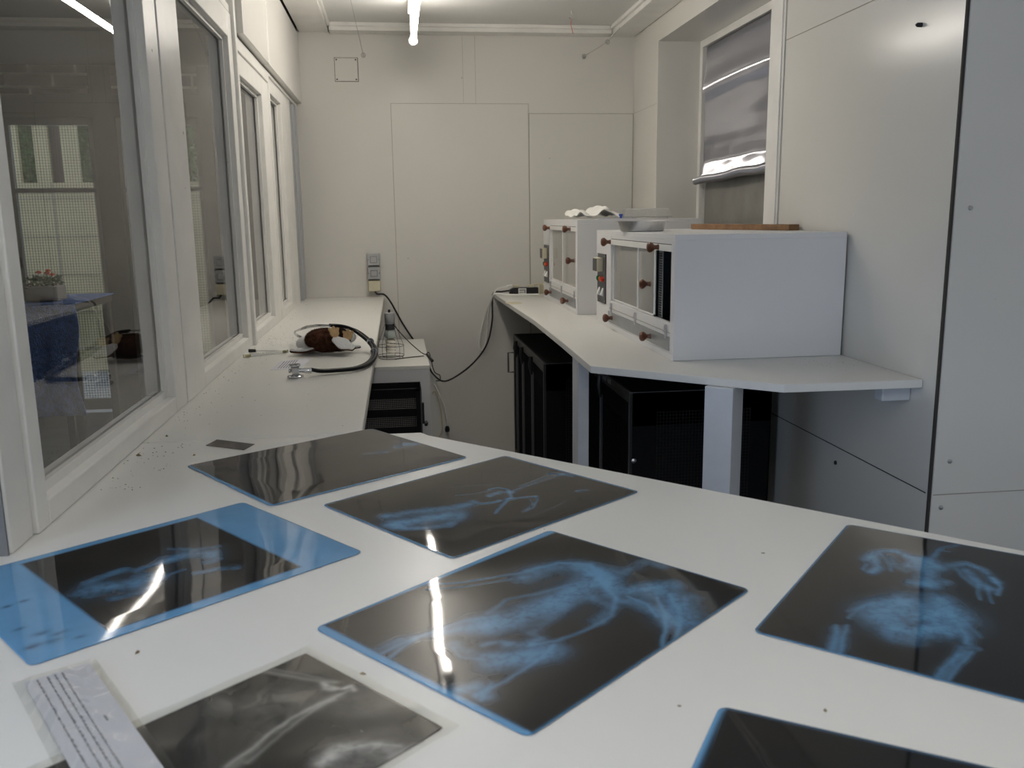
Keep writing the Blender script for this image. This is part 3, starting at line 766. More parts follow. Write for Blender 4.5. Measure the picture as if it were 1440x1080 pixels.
# small photograph and tag
ph = MB()
P4 = [(-.398, 1.778), (-.385, 1.824), (-.301, 1.771), (-.315, 1.727)]
ph.prism(P4, .9003, .9010)
tag(ph.build('photograph', 'photo'), 'small dark photograph in a clear sleeve behind the farthest film', 'photograph')
tg = thing('laminated_tag', (-.35, 2.78, .9), 'small laminated tag of printed lines beside the stethoscope head', 'label')
q = [(-.395, 2.68), (-.385, 2.845), (-.292, 2.895), (-.305, 2.685)]
MB().prism(q, .9004, .9010).build('paper', 'paper', tg)
b = MB()
for k in range(6):
    s = .12 + k * .085
    a = (-.395 + s * .09 + .008, 2.70 + s * .005); c = (-.387 + s * .09 + .004, 2.83 + s * .045)
    b.prism([a, (a[0] + .0022, a[1]), (c[0] + .0022, c[1]), c], .9011, .9013)
b.build('print', 'ink', tg)

# ------------------------------------------------------------------ thermometer and probe
th = thing('glass_thermometer', (-.45, 2.97, .905), 'clear glass thermometer with yellow end lying against the second window', 'thermometer')
a, c = Vector((-.515, 2.935, .907)), Vector((-.383, 3.02, .907))
MB().tube([a, c], .0055, 10).build('tube', 'clearpl', th, smooth=True)
MB().tube([a.lerp(c, .03), a.lerp(c, .16)], .0042, 8).build('bulb', 'yellow', th, smooth=True)
MB().tube([a.lerp(c, .88), a.lerp(c, .97)], .0045, 8).build('cap', 'yellow', th, smooth=True)
b = MB()
for k in range(14):
    p = a.lerp(c, .2 + k * .045); b.box(p.x - .0008, p.x + .0008, p.y - .004, p.y + .004, .9121, .9128)
b.build('scale', 'ink', th)
pr = thing('probe', (-.47, 3.05, .905), 'thin probe with dark handle behind the glass thermometer', 'probe')
a, c = Vector((-.519, 3.065, .9065)), Vector((-.40, 3.055, .9035))
MB().tube([a, a.lerp(c, .2)], [.006, .005], 10).build('handle', 'black', pr, smooth=True)
MB().tube([a.lerp(c, .2), c], .0014, 8).build('rod', 'steel', pr, smooth=True)

# ------------------------------------------------------------------ stethoscope
st = thing('stethoscope', (-.3, 2.55, .9), 'black stethoscope with chrome double head, tubing looped round the plush bird', 'stethoscope')
hc = (-.300, 2.535)
MB().lathe([(.004, 0), (.0215, 0), (.0235, .002), (.0235, .0045), (.021, .0065), (.012, .009), (.009, .011), (.009, .013)], (hc[0] - .004, hc[1], .9005), seg=32).build('diaphragm', 'chrome', st, smooth=True)
MB().lathe([(.009, .012), (.0115, .014), (.0115, .028), (.009, .030)], (hc[0] - .004, hc[1], .9005), seg=24).build('stem_hub', 'steel', st, smooth=True)
MB().lathe([(.008, .029), (.013, .031), (.0165, .034), (.0165, .037), (.014, .039), (.012, .036), (.002, .035)], (hc[0] - .004, hc[1], .9005), seg=32).build('bell', 'chrome', st, smooth=True)
MB().tube([(hc[0], hc[1], .921), (hc[0] + .018, hc[1] + .004, .920), (hc[0] + .024, hc[1] + .005, .919), (hc[0] + .040, hc[1] + .009, .918)], [.005, .0065, .009, .009], 12).build('connector', 'chrome', st, smooth=True)
MB().lathe([(.003, 0), (.006, .001), (.006, .006), (.002, .008)], (hc[0] - .0155, hc[1] - .002, .921), '-x', 16).build('knob', 'chrome', st, smooth=True)
tp = [(-.262, 2.545, .921), (-.235, 2.56, .913), (-.188, 2.580, .910), (-.140, 2.600, .910), (-.108, 2.665, .910), (-.090, 2.790, .910), (-.088, 2.89, .920), (-.102, 2.962, .935), (-.131, 3.030, .952), (-.161, 3.060, .968), (-.200, 3.040, .985), (-.238, 3.020, .991)]
for s in (-1, 1):
    pts = spline(tp, 7); off = []
    for i, p in enumerate(pts):
        t = (pts[min(i + 1, len(pts) - 1)] - pts[max(i - 1, 0)]); n = Vector((-t.y, t.x, 0)).normalized() if t.length else Vector((0, 1, 0))
        f = min(1, i / 5.); off.append(p + n * .0045 * s * f + Vector((0, 0, 0)))
    MB().tube(off, .0058, 10).build('tubing', 'rubber', st, smooth=True)
for p in ((-.103, 2.965, .938), (-.089, 2.86, .9185)):
    MB().lathe([(.0125, 0), (.0128, .004), (.0125, .008)], (p[0], p[1] - .003, p[2]), 'y', 16).build('clip', 'chrome', st, smooth=True)
for s, e in ((0, (-.350, 3.292, .912)), (1, (-.362, 3.255, .920))):
    pts = spline([(-.236, 3.020 + s * .012, .990), (-.303, 3.096, .978 + s * .006), (-.347, 3.167, .962 + s * .004), (-.378, 3.225 - s * .02, .948), (-.379, 3.275 - s * .02, .930), e], 7)
    MB().tube(pts, .0030, 8).build('ear_tube', 'chrome', st, smooth=True)
    MB().lathe([(.002, -.004), (.005, -.002), (.0055, .003), (.003, .007), (.001, .008)], (e[0] + .004, e[1], e[2]), 'x', 12).build('ear_tip', 'rubber', st, smooth=True)

# ------------------------------------------------------------------ plush bird lying on its side
bd = thing('plush_bird', (-.25, 2.97, .9), 'brown and white plush bird with tan feet lying on its back on the narrow worktop', 'soft toy')
def blob(c, ax, radii, n=20, m=14, mod=None):
    """egg shape: long axis along ax"""
    ax = Vector(ax).normalized(); b1 = ax.cross(Vector((0, 0, 1))).normalized(); b2 = b1.cross(ax).normalized(); vs = []
    for j in range(m + 1):
        t = PI * j / m
        for k in range(n):
            a = 2 * PI * k / n; l = -math.cos(t); r = math.sin(t)
            f = mod(l, a) if mod else 1
            vs.append(Vector(c) + ax * (l * radii[0]) + b1 * (r * f * radii[1] * math.cos(a)) + b2 * (r * f * radii[2] * math.sin(a)))
    fs = [(j * n + k, j * n + (k + 1) % n, (j + 1) * n + (k + 1) % n, (j + 1) * n + k) for j in range(m) for k in range(n)]
    return MB().add(vs, fs)
def tufts(b, c, ax, radii, n, l, seed):
    rnd = random.Random(seed); ax = Vector(ax).normalized(); b1 = ax.cross(Vector((0, 0, 1))).normalized(); b2 = b1.cross(ax).normalized()
    for _ in range(n):
        t = math.acos(rnd.uniform(-1, 1)); a = rnd.uniform(0, 2 * PI)
        q = (-math.cos(t), math.sin(t) * math.cos(a), math.sin(t) * math.sin(a))
        p = Vector(c) + ax * q[0] * radii[0] + b1 * q[1] * radii[1] + b2 * q[2] * radii[2]
        nn = (ax * q[0] / radii[0] + b1 * q[1] / radii[1] + b2 * q[2] / radii[2]).normalized()
        d = (nn + Vector((rnd.uniform(-1, 1), rnd.uniform(-1, 1), rnd.uniform(-1, .4))) * .8).normalized() * l
        s_ = nn.cross(d); s_ = s_.normalized() * .0009 if s_.length > 1e-6 else Vector((.001, 0, 0))
        b.add([p - s_ - nn * .002, p + s_ - nn * .002, p + d], [(0, 1, 2)])
    return b
AX = (1, .35, -.12)
tufts(blob((-.250, 2.98, .946), AX, (.070, .044, .040), mod=lambda l, a: 1 + .12 * (-l) * (1 - l * l) + .04 * math.sin(3 * a)), (-.250, 2.98, .946), AX, (.070, .044, .040), 5000, .005, 5).build('body', 'plush', bd, smooth=True)
tufts(blob((-.208, 2.995, .946), AX, (.036, .0440, .0405)), (-.208, 2.995, .946), AX, (.036, .0440, .0405), 2500, .005, 6).build('belly_band', 'plushdark', bd, smooth=True)
blob((-.305, 3.03, .930), (1, .6, 0), (.050, .050, .030)).build('breast', 'plushwhite', bd, smooth=True)
blob((-.195, 3.055, .944), (1, .1, 0), (.042, .036, .024)).build('rump', 'plushwhite', bd, smooth=True)
def lobe(c, ang, L, W, th, tilt, name_bot='plush', lift=0, roll=0):
    """wing: flat rounded lobe, white upper face and brown underside that shows as a rim"""
    Mx = Matrix.Translation(c) @ Matrix.Rotation(ang, 4, 'Z') @ Matrix.Rotation(tilt, 4, 'Y') @ Matrix.Rotation(roll, 4, 'X')
    def sheet(z0, z1, s):
        n = 26; ring = []
        for k in range(n):
            a = 2 * PI * k / n; x = math.cos(a) * .5 + .5
            ring.append((x * L * s + (1 - s) * L * .5, math.sin(a) * W * s * (1 - .35 * x) + .003 * math.sin(5 * a), 0))
        vs = [(0.5 * L, 0, z1 + .001)] + [(x * .96 + .02 * L, y * .92, z1 - .001) for x, y, _ in ring] + [(x, y, (z0 + z1) / 2) for x, y, _ in ring] + [(x * .96 + .02 * L, y * .92, z0) for x, y, _ in ring] + [(.5 * L, 0, z0 - .001)]
        bend = lambda p: (p[0], p[1], p[2] + .25 * (p[0] - .5 * L) ** 2 / L)
        vs = [Mx @ Vector(bend(p)) for p in vs]; fs = []
        for k in range(n):
            j = (k + 1) % n
            fs += [(0, 1 + k, 1 + j), (1 + k, 1 + n + k, 1 + n + j, 1 + j), (1 + n + k, 1 + 2 * n + k, 1 + 2 * n + j, 1 + n + j), (1 + 2 * n + k, 3 * n + 1, 1 + 2 * n + j)]
        return MB().add(vs, fs)
    w = sheet(0, th * .5, 1.0).build('wing', name_bot, bd, smooth=True)
    sheet(th * .42, th, .95).build('wing_lining', 'plushwhite', w, smooth=True)
lobe((-.275, 2.965, .914), PI + .10, .095, .030, .014, .08)
lobe((-.228, 2.945, .950), -.30, .085, .030, .012, .42, roll=.55)
lobe((-.195, 2.985, .916), -.10, .060, .018, .010, .05)
def foot(c, ang, tilt):
    """flat felt foot: round pad with three toes"""
    Mx = Matrix.Translation(c) @ Matrix.Rotation(ang, 4, 'Z') @ Matrix.Rotation(tilt, 4, 'X'); b = MB(); out = []; K = 48
    for k in range(K):
        a = 2 * PI * k / K; up_ = a - PI / 2
        up_ = (up_ + PI) % (2 * PI) - PI
        r = .0155
        if abs(up_) < 1.25: r += .0085 * (.5 + .5 * math.cos(up_ * 7.39)) ** .8
        out.append((r * math.cos(a), r * math.sin(a)))
    vs = [Mx @ Vector((x, y, z)) for z in (-.0035, .0035) for x, y in out] + [Mx @ Vector((0, 0, -.006)), Mx @ Vector((0, 0, .006))]; fs = []
    for k in range(K):
        j = (k + 1) % K; fs += [(k, j, K + j, K + k), (2 * K + 1, K + k, K + j), (2 * K, j, k)]
    b.add(vs, fs); b.build('foot', 'felt', bd, smooth=True)
foot((-.219, 2.945, .974), .45, 1.15); foot((-.176, 2.955, .962), -.2, 1.15)
MB().tube([(-.219, 2.955, .960), (-.219, 2.948, .968)], .007, 8).build('leg', 'plushdark', bd, smooth=True)
MB().tube([(-.185, 2.965, .950), (-.178, 2.958, .957)], .007, 8).build('leg', 'plushdark', bd, smooth=True)

# ------------------------------------------------------------------ incubators
def knob(parent, x, y, z, s=1., name='knob'):
    return MB().lathe([(.010 * s, 0), (.0075 * s, .004 * s), (.007 * s, .012 * s), (.012 * s, .018 * s), (.0165 * s, .024 * s), (.0165 * s, .031 * s), (.012 * s, .036 * s), (.004 * s, .038 * s)], (x, y, z), '-x', 20).build(name, 'wood', parent, smooth=True)
def incubator(loc, D, Lh, Hh, label, opened):
    X0, Y0, Z0 = loc; t = .016
    r = thing('incubator', loc, label, 'incubator', None)
    X1, Y1, Z1 = X0 + D, Y0 + Lh, Z0 + Hh
    oz0, oz1 = Z0 + .113, Z1 - .052; oy0, oy1 = Y0 + .035, Y0 + .83 * Lh / 1.09 + .0
    oy1 = Y0 + Lh * .765
    b = MB()
    b.box(X0, X1, Y0, Y0 + t, Z0, Z1 - t).box(X0, X1, Y1 - t, Y1, Z0, Z1 - t).box(X0, X1, Y0, Y1, Z1 - t, Z1).box(X1 - t, X1, Y0 + t, Y1 - t, Z0, Z1 - t).box(X0, X1 - t, Y0 + t, Y1 - t, Z0, Z0 + t)
    b.box(X0, X0 + t, oy1, Y1 - t, Z0 + t, Z1 - t)           # fixed end of the front, carries the controls
    b.box(X0, X0 + t, Y0 + t, oy0, Z0 + t, Z1 - t)
    b.box(X0 + .001, X0 + t, oy0, oy1, Z0 + t, oz0).box(X0 + .001, X0 + t, oy0, oy1, Z1 - .030, Z1 - t)
    b.build('body', 'box', r, bevel=.0012)
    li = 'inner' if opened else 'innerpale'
    MB().box(X1 - t - .004, X1 - t, Y0 + t, Y1 - t, Z0 + t, Z1 - t).box(X0 + .03, X1 - t - .004, Y1 - t - .004, Y1 - t, Z0 + t, Z1 - t).box(X0 + t, X1 - t - .004, Y0 + t, Y0 + t + .003, Z0 + t, Z1 - t).box(X0 + .03, X1 - t - .004, Y0 + t, Y1 - t - .004, Z0 + t, Z0 + t + .003).build('lining', li, r)
    if not opened: MB().box(X0 + .10, X0 + .103, Y0 + .24, oy1 + .02, Z0 + .05, Z1 - .06).build('inner_panel', 'innerpale', r)
    # lift-off rail with two knobs above the doors
    rl = MB().box(X0 - .004, X0 + .012, oy0 - .012, oy1 + .006, oz1, oz1 + .020).build('rail', 'white', r, bevel=.001)
    MB().box(X0 + .0002, X0 + .004, oy0 - .012, oy1 + .006, oz1 + .0202, oz1 + .0222).build('groove', 'seam', rl)
    knob(rl, X0 - .004, oy1 - .005, oz1 + .010); knob(rl, X0 - .004, Y0 + .16 * Lh / 1.06, oz1 + .010)
    # two sliding clear doors
    mid = Y0 + .40 * Lh / 1.06; near = (Y0 + .215) if opened else (oy0 + .004)
    def door(y0, y1, x, kn):
        d = MB().box(x, x + .004, y0, y0 + .010, oz0 + .002, oz1 - .001).box(x, x + .004, y1 - .010, y1, oz0 + .002, oz1 - .001).box(x, x + .004, y0, y1, oz0 + .002, oz0 + .008).build('sliding_door', 'white', r)
        MB().add([(x + .002, y0 + .008, oz0 + .006), (x + .002, y1 - .008, oz0 + .006), (x + .002, y1 - .008, oz1 - .001), (x + .002, y0 + .008, oz1 - .001)], [(0, 1, 2, 3)]).build('pane', 'acrylic', d)
        if kn: knob(d, x, y0 + .055, Z0 + .218 * Hh / .385)
    door(mid, oy1 - .002, X0 + .008, False); door(near, mid + .03, X0 + .0025, True)
    if opened:                                                # perforated strip behind the open end
        g = MB().box(X0 + .020, X0 + .022, Y0 + .185, Y0 + .228, oz0, oz1)
        gp_ = g.build('grille', 'steelgrey', r); g = MB()
        for k in range(26):
            z = oz0 + .006 + k * (oz1 - oz0 - .012) / 26; g.box(X0 + .0190, X0 + .0199, Y0 + .192, Y0 + .222, z, z + .004)
        g.build('slot', 'black', gp_)
    # bottom flap with hinges and two knobs
    fl = MB().box(X0 - .002, X0 + .0008, oy0 + .002, oy1 + .035, Z0 + .026, Z0 + .070).build('flap', 'steelgrey', r, bevel=.0006)
    sc = Lh / 1.06
    for yy in (.075, .44, .80):
        h = MB().box(X0 - .004, X0 + .001, Y0 + yy * sc - .009, Y0 + yy * sc + .009, Z0 + .084, Z0 + .104).box(X0 - .0035, X0 + .001, Y0 + yy * sc - .007, Y0 + yy * sc + .007, Z0 + .060, Z0 + .084)
        h.tube([(X0 - .004, Y0 + yy * sc - .01, Z0 + .083), (X0 - .004, Y0 + yy * sc + .01, Z0 + .083)], .0032, 8)
        h.build('hinge', 'steel', fl, bevel=.0005)
    knob(fl, X0 - .002, Y0 + .775 * sc, Z0 + .048); knob(fl, X0 - .002, Y0 + .24 * sc, Z0 + .046)
    MB().box(X0 - .0006, X0 + .0006, oy0 - .005, oy1 + .02, Z0 + .0815, Z0 + .083).build('joint', 'gapgrey', r)
    # control plate
    cy = Y0 + (.955 if opened else .965) * sc * (1 if opened else .97); w = .070
    cy = min(cy, Y1 - w - .012)
    cz0, cz1 = Z0 + .092, Z0 + .292
    cp = MB().box(X0 - .005, X0 + .0005, cy - w, cy + w, cz0, cz1).build('control_plate', 'greydark', r, bevel=.001)
    tm = MB().box(X0 - .030, X0 - .005, cy - .030, cy + .045, cz1 - .072, cz1 - .016).build('timer', 'cream', cp, bevel=.002)
    MB().box(X0 - .0315, X0 - .0302, cy - .027, cy + .042, cz1 - .069, cz1 - .019).build('display', 'greydark', cp)
    for k, c in enumerate(('red', 'amber', 'green')):
        MB().lathe([(.011, 0), (.011, .006), (.007, .010), (.002, .011)], (X0 - .005, cy - .038 + k * .040, cz0 + .098), '-x', 14).build('indicator_lamp', c, cp, smooth=True, label=c + ' indicator lamp')
    for k in (-1, 1):
        MB().add([(X0 - .005, cy + k * .03 - .011, cz0 + .028), (X0 - .016, cy + k * .03 - .011, cz0 + .034), (X0 - .005, cy + k * .03 - .011, cz0 + .062), (X0 - .005, cy + k * .03 + .011, cz0 + .028), (X0 - .016, cy + k * .03 + .011, cz0 + .034), (X0 - .005, cy + k * .03 + .011, cz0 + .062)],
                 [(0, 1, 2), (3, 5, 4), (0, 3, 4, 1), (1, 4, 5, 2), (0, 2, 5, 3)]).build('rocker_switch', 'white', cp)
    for yy in (cy - w + .008, cy + w - .008):
        for zz in (cz0 + .008, cz1 - .008): MB().lathe([(.003, 0), (.003, .0015), (.001, .002)], (X0 - .005, yy, zz), '-x', 8).build('screw', 'steel', cp, smooth=True)
    return r
i1 = incubator((.830, 2.592, T + .0005), .549, 1.06, .385, 'large white incubator with open front end, nearest on the right worktop', True)
i2 = incubator((.803, 3.930, T + .0005), .578, .93, .427, 'white incubator with closed doors, farther back against the back wall', False)
i1['group'] = i2['group'] = 'incubators on the right worktop'
# green marker scrawl on the side of the far incubator
b = MB(); rnd = random.Random(2)
for k in range(26):
    z = 1.17 - k * .0068; x = .895 + rnd.uniform(-.006, .006)
    b.box(x, x + rnd.uniform(.004, .014), 3.9285, 3.9297, z, z + .0022)
    if k % 2: b.box(x + .002, x + .0042, 3.9285, 3.9297, z, z + rnd.uniform(.004, .008))
b.build('marker_writing', 'marker', i2)

# ------------------------------------------------------------------ things on the incubators
Z1 = T + .3855; Z2 = T + .4275
ds = tag(MB().lathe([(.002, 0), (.074, 0), (.079, .002), (.088, .034), (.089, .036), (.098, .0365), (.0985, .0385), (.089, .0385), (.086, .035), (.077, .004), (.002, .003)], (.897, 3.20, Z1 + .0006), seg=48).build('steel_dish', 'dish', smooth=True),
    'round stainless steel dish with flat rim on the nearer incubator', 'dish')
b = MB(); a_ = Vector((1.185, 3.50)); c_ = Vector((1.338, 2.92)); n_ = Vector((.967, .255))
b.prism([tuple(a_), tuple(c_), tuple(c_ + n_ * .045), tuple(a_ + n_ * .045)], Z1 + .0006, Z1 + .021)
bt = tag(b.build('timber_batten', 'board', bevel=.0015), 'brown timber batten lying on the nearer incubator beside the wall', 'batten')
def cloth():
    vs = []; fs = []; nx, ny = 60, 30
    for j in range(ny + 1):
        for i in range(nx + 1):
            u, v = i / nx, j / ny
            x = .815 + .205 * u + .012 * math.sin(v * 7); y = 4.00 + .30 * v + .02 * math.sin(u * 9)
            ridge = lambda c, w: math.exp(-((u - c - .06 * math.sin(v * 4)) / w) ** 2)
            z = .004 + .030 * ridge(.10, .12) + .045 * ridge(.62, .20) + .010 * ridge(.9, .08) + .008 * (1 + math.sin(u * 25 + v * 9)) * .5 + .006 * math.sin(v * 14 + u * 6) ** 2
            z *= (.75 + .25 * math.sin(v * PI))
            vs.append((x, y, Z2 + z))
    for j in range(ny):
        for i in range(nx): a = j * (nx + 1) + i; fs.append((a, a + 1, a + nx + 2, a + nx + 1))
    o = MB().add(vs, fs).build('cloth', 'cloth', smooth=True); m = o.modifiers.new('t', 'SOLIDIFY'); m.thickness = .003; m.offset = 1
    return o
tag(cloth(), 'white crumpled cloth on the far incubator', 'cloth')
bk = thing('wire_tray', (1.15, 4.15, Z2), 'upturned fine wire mesh tray on the far incubator beside the cloth', 'tray')
tx0, tx1, ty0, ty1, th_ = 1.035, 1.262, 4.00, 4.24, .046
b = MB()
def bars(b, n, f):
    for k in range(n + 1): b.tube(f(k / n), .0015, 4)
bars(b, 26, lambda s: [(tx0 + (tx1 - tx0) * s, ty0, Z2 + .010), (tx0 + .014 + (tx1 - tx0 - .028) * s, ty0 + .012, Z2 + th_), (tx0 + .014 + (tx1 - tx0 - .028) * s, ty1 - .012, Z2 + th_), (tx0 + (tx1 - tx0) * s, ty1, Z2 + .010)])
bars(b, 14, lambda s: [(tx0 + .014, ty0 + .012 + (ty1 - ty0 - .024) * s, Z2 + th_ - .001), (tx1 - .014, ty0 + .012 + (ty1 - ty0 - .024) * s, Z2 + th_ - .001)])
for k in range(6):
    z = Z2 + .012 + k * .006; q = k / 6.
    b.tube([(tx0 + .012 * q, ty0 + .010 * q, z), (tx1 - .012 * q, ty0 + .010 * q, z)], .0015, 4)
b.build('mesh', 'traywire', bk)
MB().tube([(tx0, ty0, Z2 + .010), (tx1, ty0, Z2 + .010), (tx1, ty1, Z2 + .010), (tx0, ty1, Z2 + .010)], .0022, 8, closed=True).build('rim', 'galv', bk, smooth=True)
for x in (tx0 + .02, tx1 - .02):
    for y in (ty0, ty1): MB().tube([(x, y, Z2 + .011), (x, y, Z2 + .001)], .0022, 6).build('foot', 'galv', bk)
pt = thing('dotted_liner', (.98, 3.96, Z2), 'flat white liner with blue dotted edge under the cloth on the far incubator', 'liner')
MB().box(.90, 1.08, 3.935, 3.995, Z2 + .0004, Z2 + .004).build('sheet', 'white', pt)
b = MB()
for k in range(24): b.box(.903 + k * .0073, .906 + k * .0073, 3.9343, 3.9349, Z2 + .001, Z2 + .0034)
b.build('dot', 'bluebit', pt)
tag(MB().lathe([(.002, 0), (.006, .001), (.006, .010), (.010, .012), (.010, .018), (.003, .020)], (1.012, 3.965, Z2 + .0045), seg=12).build('blue_cap', 'bluebit', smooth=True), 'small blue plastic cap standing between the cloth and the wire tray', 'cap')

# ------------------------------------------------------------------ cages under the right worktop
def cage(loc, wx, ly, hz, label, y_rods, bars_front):
    X0, Y0, _ = loc; X1, Y1, Z_ = X0 + wx, Y0 + ly, hz
    r = thing('cage', loc, label, 'cage', 'black cages under the right worktop'); e = .02
    MB().box(X0 + .01, X1, Y0, Y0 + .004, .004 + FL, Z_).box(X0 + .01, X1, Y1 - .004, Y1, .004 + FL, Z_).box(X1 - .004, X1, Y0, Y1, .004 + FL, Z_).box(X0 + .01, X1, Y0, Y1, Z_ - .004 + FL, Z_).box(X0 + .01, X1, Y0, Y1, .004 + FL, .012 + FL).build('body', 'cage', r)
    fr = MB().box(X0, X0 + .012, Y0, Y0 + e, .004 + FL, Z_).box(X0, X0 + .012, Y1 - e, Y1, .004 + FL, Z_).box(X0, X0 + .012, Y0 + e, Y1 - e, Z_ - .040, Z_).box(X0, X0 + .012, Y0 + e, Y1 - e, .004 + FL, .04)
    f = fr.build('front_frame', 'cageframe', r, bevel=.001)
    b = MB().box(X0 - .0012, X0, Y0, Y1, Z_ - .019, Z_ - .0175).box(X0 - .002, X0, Y0, Y0 + .004, .004 + FL, Z_).box(X0 - .001, X0 + .002, Y0, Y1, Z_, Z_ + .0015).box(X0, X1, Y0 - .001, Y0 + .002, Z_ - .002, Z_ + .001)
    b.build('edge_trim', 'cageedge', f)
    for yy in y_rods:
        MB().box(X0 - .012, X0, Y0 + yy - .006, Y0 + yy + .006, .03, Z_ - .09).build('rod', 'cageedge', r, bevel=.002)
        MB().tube([(X0 - .012, Y0 + yy, Z_ - .012), (X0 - .015, Y0 + yy, Z_ - .05), (X0 - .010, Y0 + yy, Z_ - .10)], [.009, .013, .007], 8).build('catch', 'black', r, smooth=True)
    g = MB(); k = 0
    yy = Y0 + e
    while yy < Y1 - e: g.box(X0 + .004, X0 + .0055, yy, yy + .0022, .04, Z_ - .04); yy += .013
    zz = .04
    while zz < Z_ - .04: g.box(X0 + .0056, X0 + .0070, Y0 + e, Y1 - e, zz, zz + .0022); zz += .013
    g.build('mesh', 'cage', r)
    MB().tube([(X0, Y1 - .035, Z_ - .10), (X0 - .035, Y1 - .035, Z_ - .10), (X0 - .035, Y1 - .035, Z_ - .21), (X0, Y1 - .035, Z_ - .21)], .005, 8).build('handle', 'cageedge', r, smooth=True)
    g = MB(); x = X0 + .10
    while x < X1 - .08: g.box(x, x + .002, Y0 - .0026, Y0 - .0014, .06, Z_ - .07); x += .012
    z = .06
    while z < Z_ - .07: g.box(X0 + .10, X1 - .08, Y0 - .0013, Y0 - .0002, z, z + .002); z += .012
    g.build('end_mesh', 'cagemesh', r)
    return r
cage((.625, 3.80, 0), .70, 1.04, .70, 'black metal cage under the worktop against the back wall', (.30, .62, .85), True)
c2 = cage((.80, 2.98, 0), .53, .76, .725, 'black metal cage under the worktop behind the thick square post', (.42,), True)
# faint stencilled characters on the top rail of the near cage
b = MB(); rnd = random.Random(9)
for k in range(8):
    if k == 5: continue
    y = 3.46 - k * .028; z = rnd.choice((.700, .707, .7142))
    MB().box(.7985, .7992, y, y + .003, .700, .717).box(.7985, .7992, y + .003, y + .012, z, z + .0028).box(.7985, .7992, y + .012, y + .015, .700, .717).build('letter', 'grey', c2)
ck = tag(MB().lathe([(.002, 0), (.008, .001), (.009, .005), (.004, .008), (.001, .009)], (.815, 2.974, .476), '-y', 12).build('rivet', 'steel', smooth=True), 'round', 'x')
ck.parent = c2; ck.matrix_parent_inverse = Matrix.Translation(-Vector(c2.location)); ck.pop('label', None) if False else None
del ck['label']; del ck['category']

# ------------------------------------------------------------------ white cabinet and slatted crate in the back left corner
cb = thing('cabinet', (-.05, 4.65, 0), 'low white cabinet against the back wall with the caged lamp on top', 'cabinet')
MB().box(-.50, .131, 4.167, 5.118, FL + .02, .650).build('body', 'box', cb, bevel=.0015)
MB().box(-.50, .132, 4.166, 5.118, .632, .6505).build('top_panel', 'lam', cb, bevel=.001)
cr = thing('slatted_crate', (-.05, 4.05, 0), 'black slatted mesh crate standing in front of the white cabinet', 'crate')
cx0, cx1, cy0, cy1, cz1 = -.42, .083, 3.98, 4.155, .575
MB().box(cx0, cx0 + .025, cy0, cy0 + .02, FL, cz1).box(cx1 - .025, cx1, cy0, cy0 + .02, FL, cz1).box(cx0, cx1, cy0, cy0 + .02, cz1 - .012, cz1).box(cx1 - .004, cx1, cy0 + .02, cy1, FL, cz1).box(cx0, cx0 + .004, cy0 + .02, cy1, FL, cz1).box(cx0, cx1, cy1 - .004, cy1, FL, cz1).build('frame', 'cage', cr, bevel=.001)
MB().box(cx1 - .0045, cx1 + .0015, cy0 - .001, cy0 + .006, FL, cz1).build('edge_trim', 'cageedge', cr)
for k in range(6):
    z = cz1 - .042 - k * .086
    MB().box(cx0 + .02, cx1 - .024, cy0 + .003, cy0 + .014, z, z + .034).build('slat', 'cage', cr, bevel=.001)
g = MB(); x = cx0 + .025
while x < cx1 - .025: g.box(x, x + .0016, cy0 + .021, cy0 + .0225, .02, cz1 - .014); x += .0085
z = .02
while z < cz1 - .014: g.box(cx0 + .025, cx1 - .025, cy0 + .0226, cy0 + .024, z, z + .0016); z += .0085
g.build('mesh', 'cratemesh', cr)
for z in (.50, .34):
    MB().box(cx1, cx1 + .012, cy0 + .03, cy0 + .05, z - .10, z).build('handle', 'black', cr, bevel=.003)
    MB().lathe([(.004, 0), (.013, .002), (.013, .014), (.004, .018)], (cx1 + .010, cy0 + .04, z - .10), 'x', 12).build('knob', 'black', cr, smooth=True)
b = MB(); q0 = [(.134, .49), (.178, .47), (.262, .06), (.290, FL), (.134, FL)]  # flat tapered white slab over the paler area beside the cabinet
b.add([(x, 5.146, z) for x, z in q0] + [(x, 5.164, z) for x, z in q0], [(0, 4, 3, 2, 1), (5, 6, 7, 8, 9)] + [(k, (k + 1) % 5, 5 + (k + 1) % 5, 5 + k) for k in range(5)])
tag(b.build('wall_board_offcut', 'lam', bevel=.001), 'white board offcut standing against the back wall beside the low cabinet', 'board')

# ------------------------------------------------------------------ caged lamp on the cabinet
lp = thing('cage_lamp', (-.066, 4.42, .651), 'unlit spiral lamp in a wire cage standing on the white cabinet', 'lamp')
LX, LY, LZ = -.053, 4.42, .6515
MB().lathe([(.004, .232), (.024, .230), (.026, .222), (.026, .178), (.023, .174)], (LX, LY, LZ), seg=20).build('lamp_holder', 'grey', lp, smooth=True)
MB().lathe([(.0235, .174), (.0245, .150), (.0245, .146)], (LX, LY, LZ), seg=20).build('collar', 'greydark', lp, smooth=True)
bu = MB().lathe([(.017, .146), (.020, .142), (.027, .138), (.030, .128), (.030, .112), (.024, .104), (.01, .103)], (LX, LY, LZ), seg=24).build('bulb_base', 'bulbbase', lp, smooth=True)
pts = []
for k in range(90):
    a = k / 90 * 2 * PI * 4.0; pts.append((LX + .0215 * math.cos(a), LY + .0215 * math.sin(a), LZ + .098 - .066 * k / 90))
MB().tube([(LX + .012, LY, LZ + .106)] + pts + [(LX, LY, LZ + .028)], .0062, 8).build('bulb', 'bulb', lp, smooth=True)
b = MB()
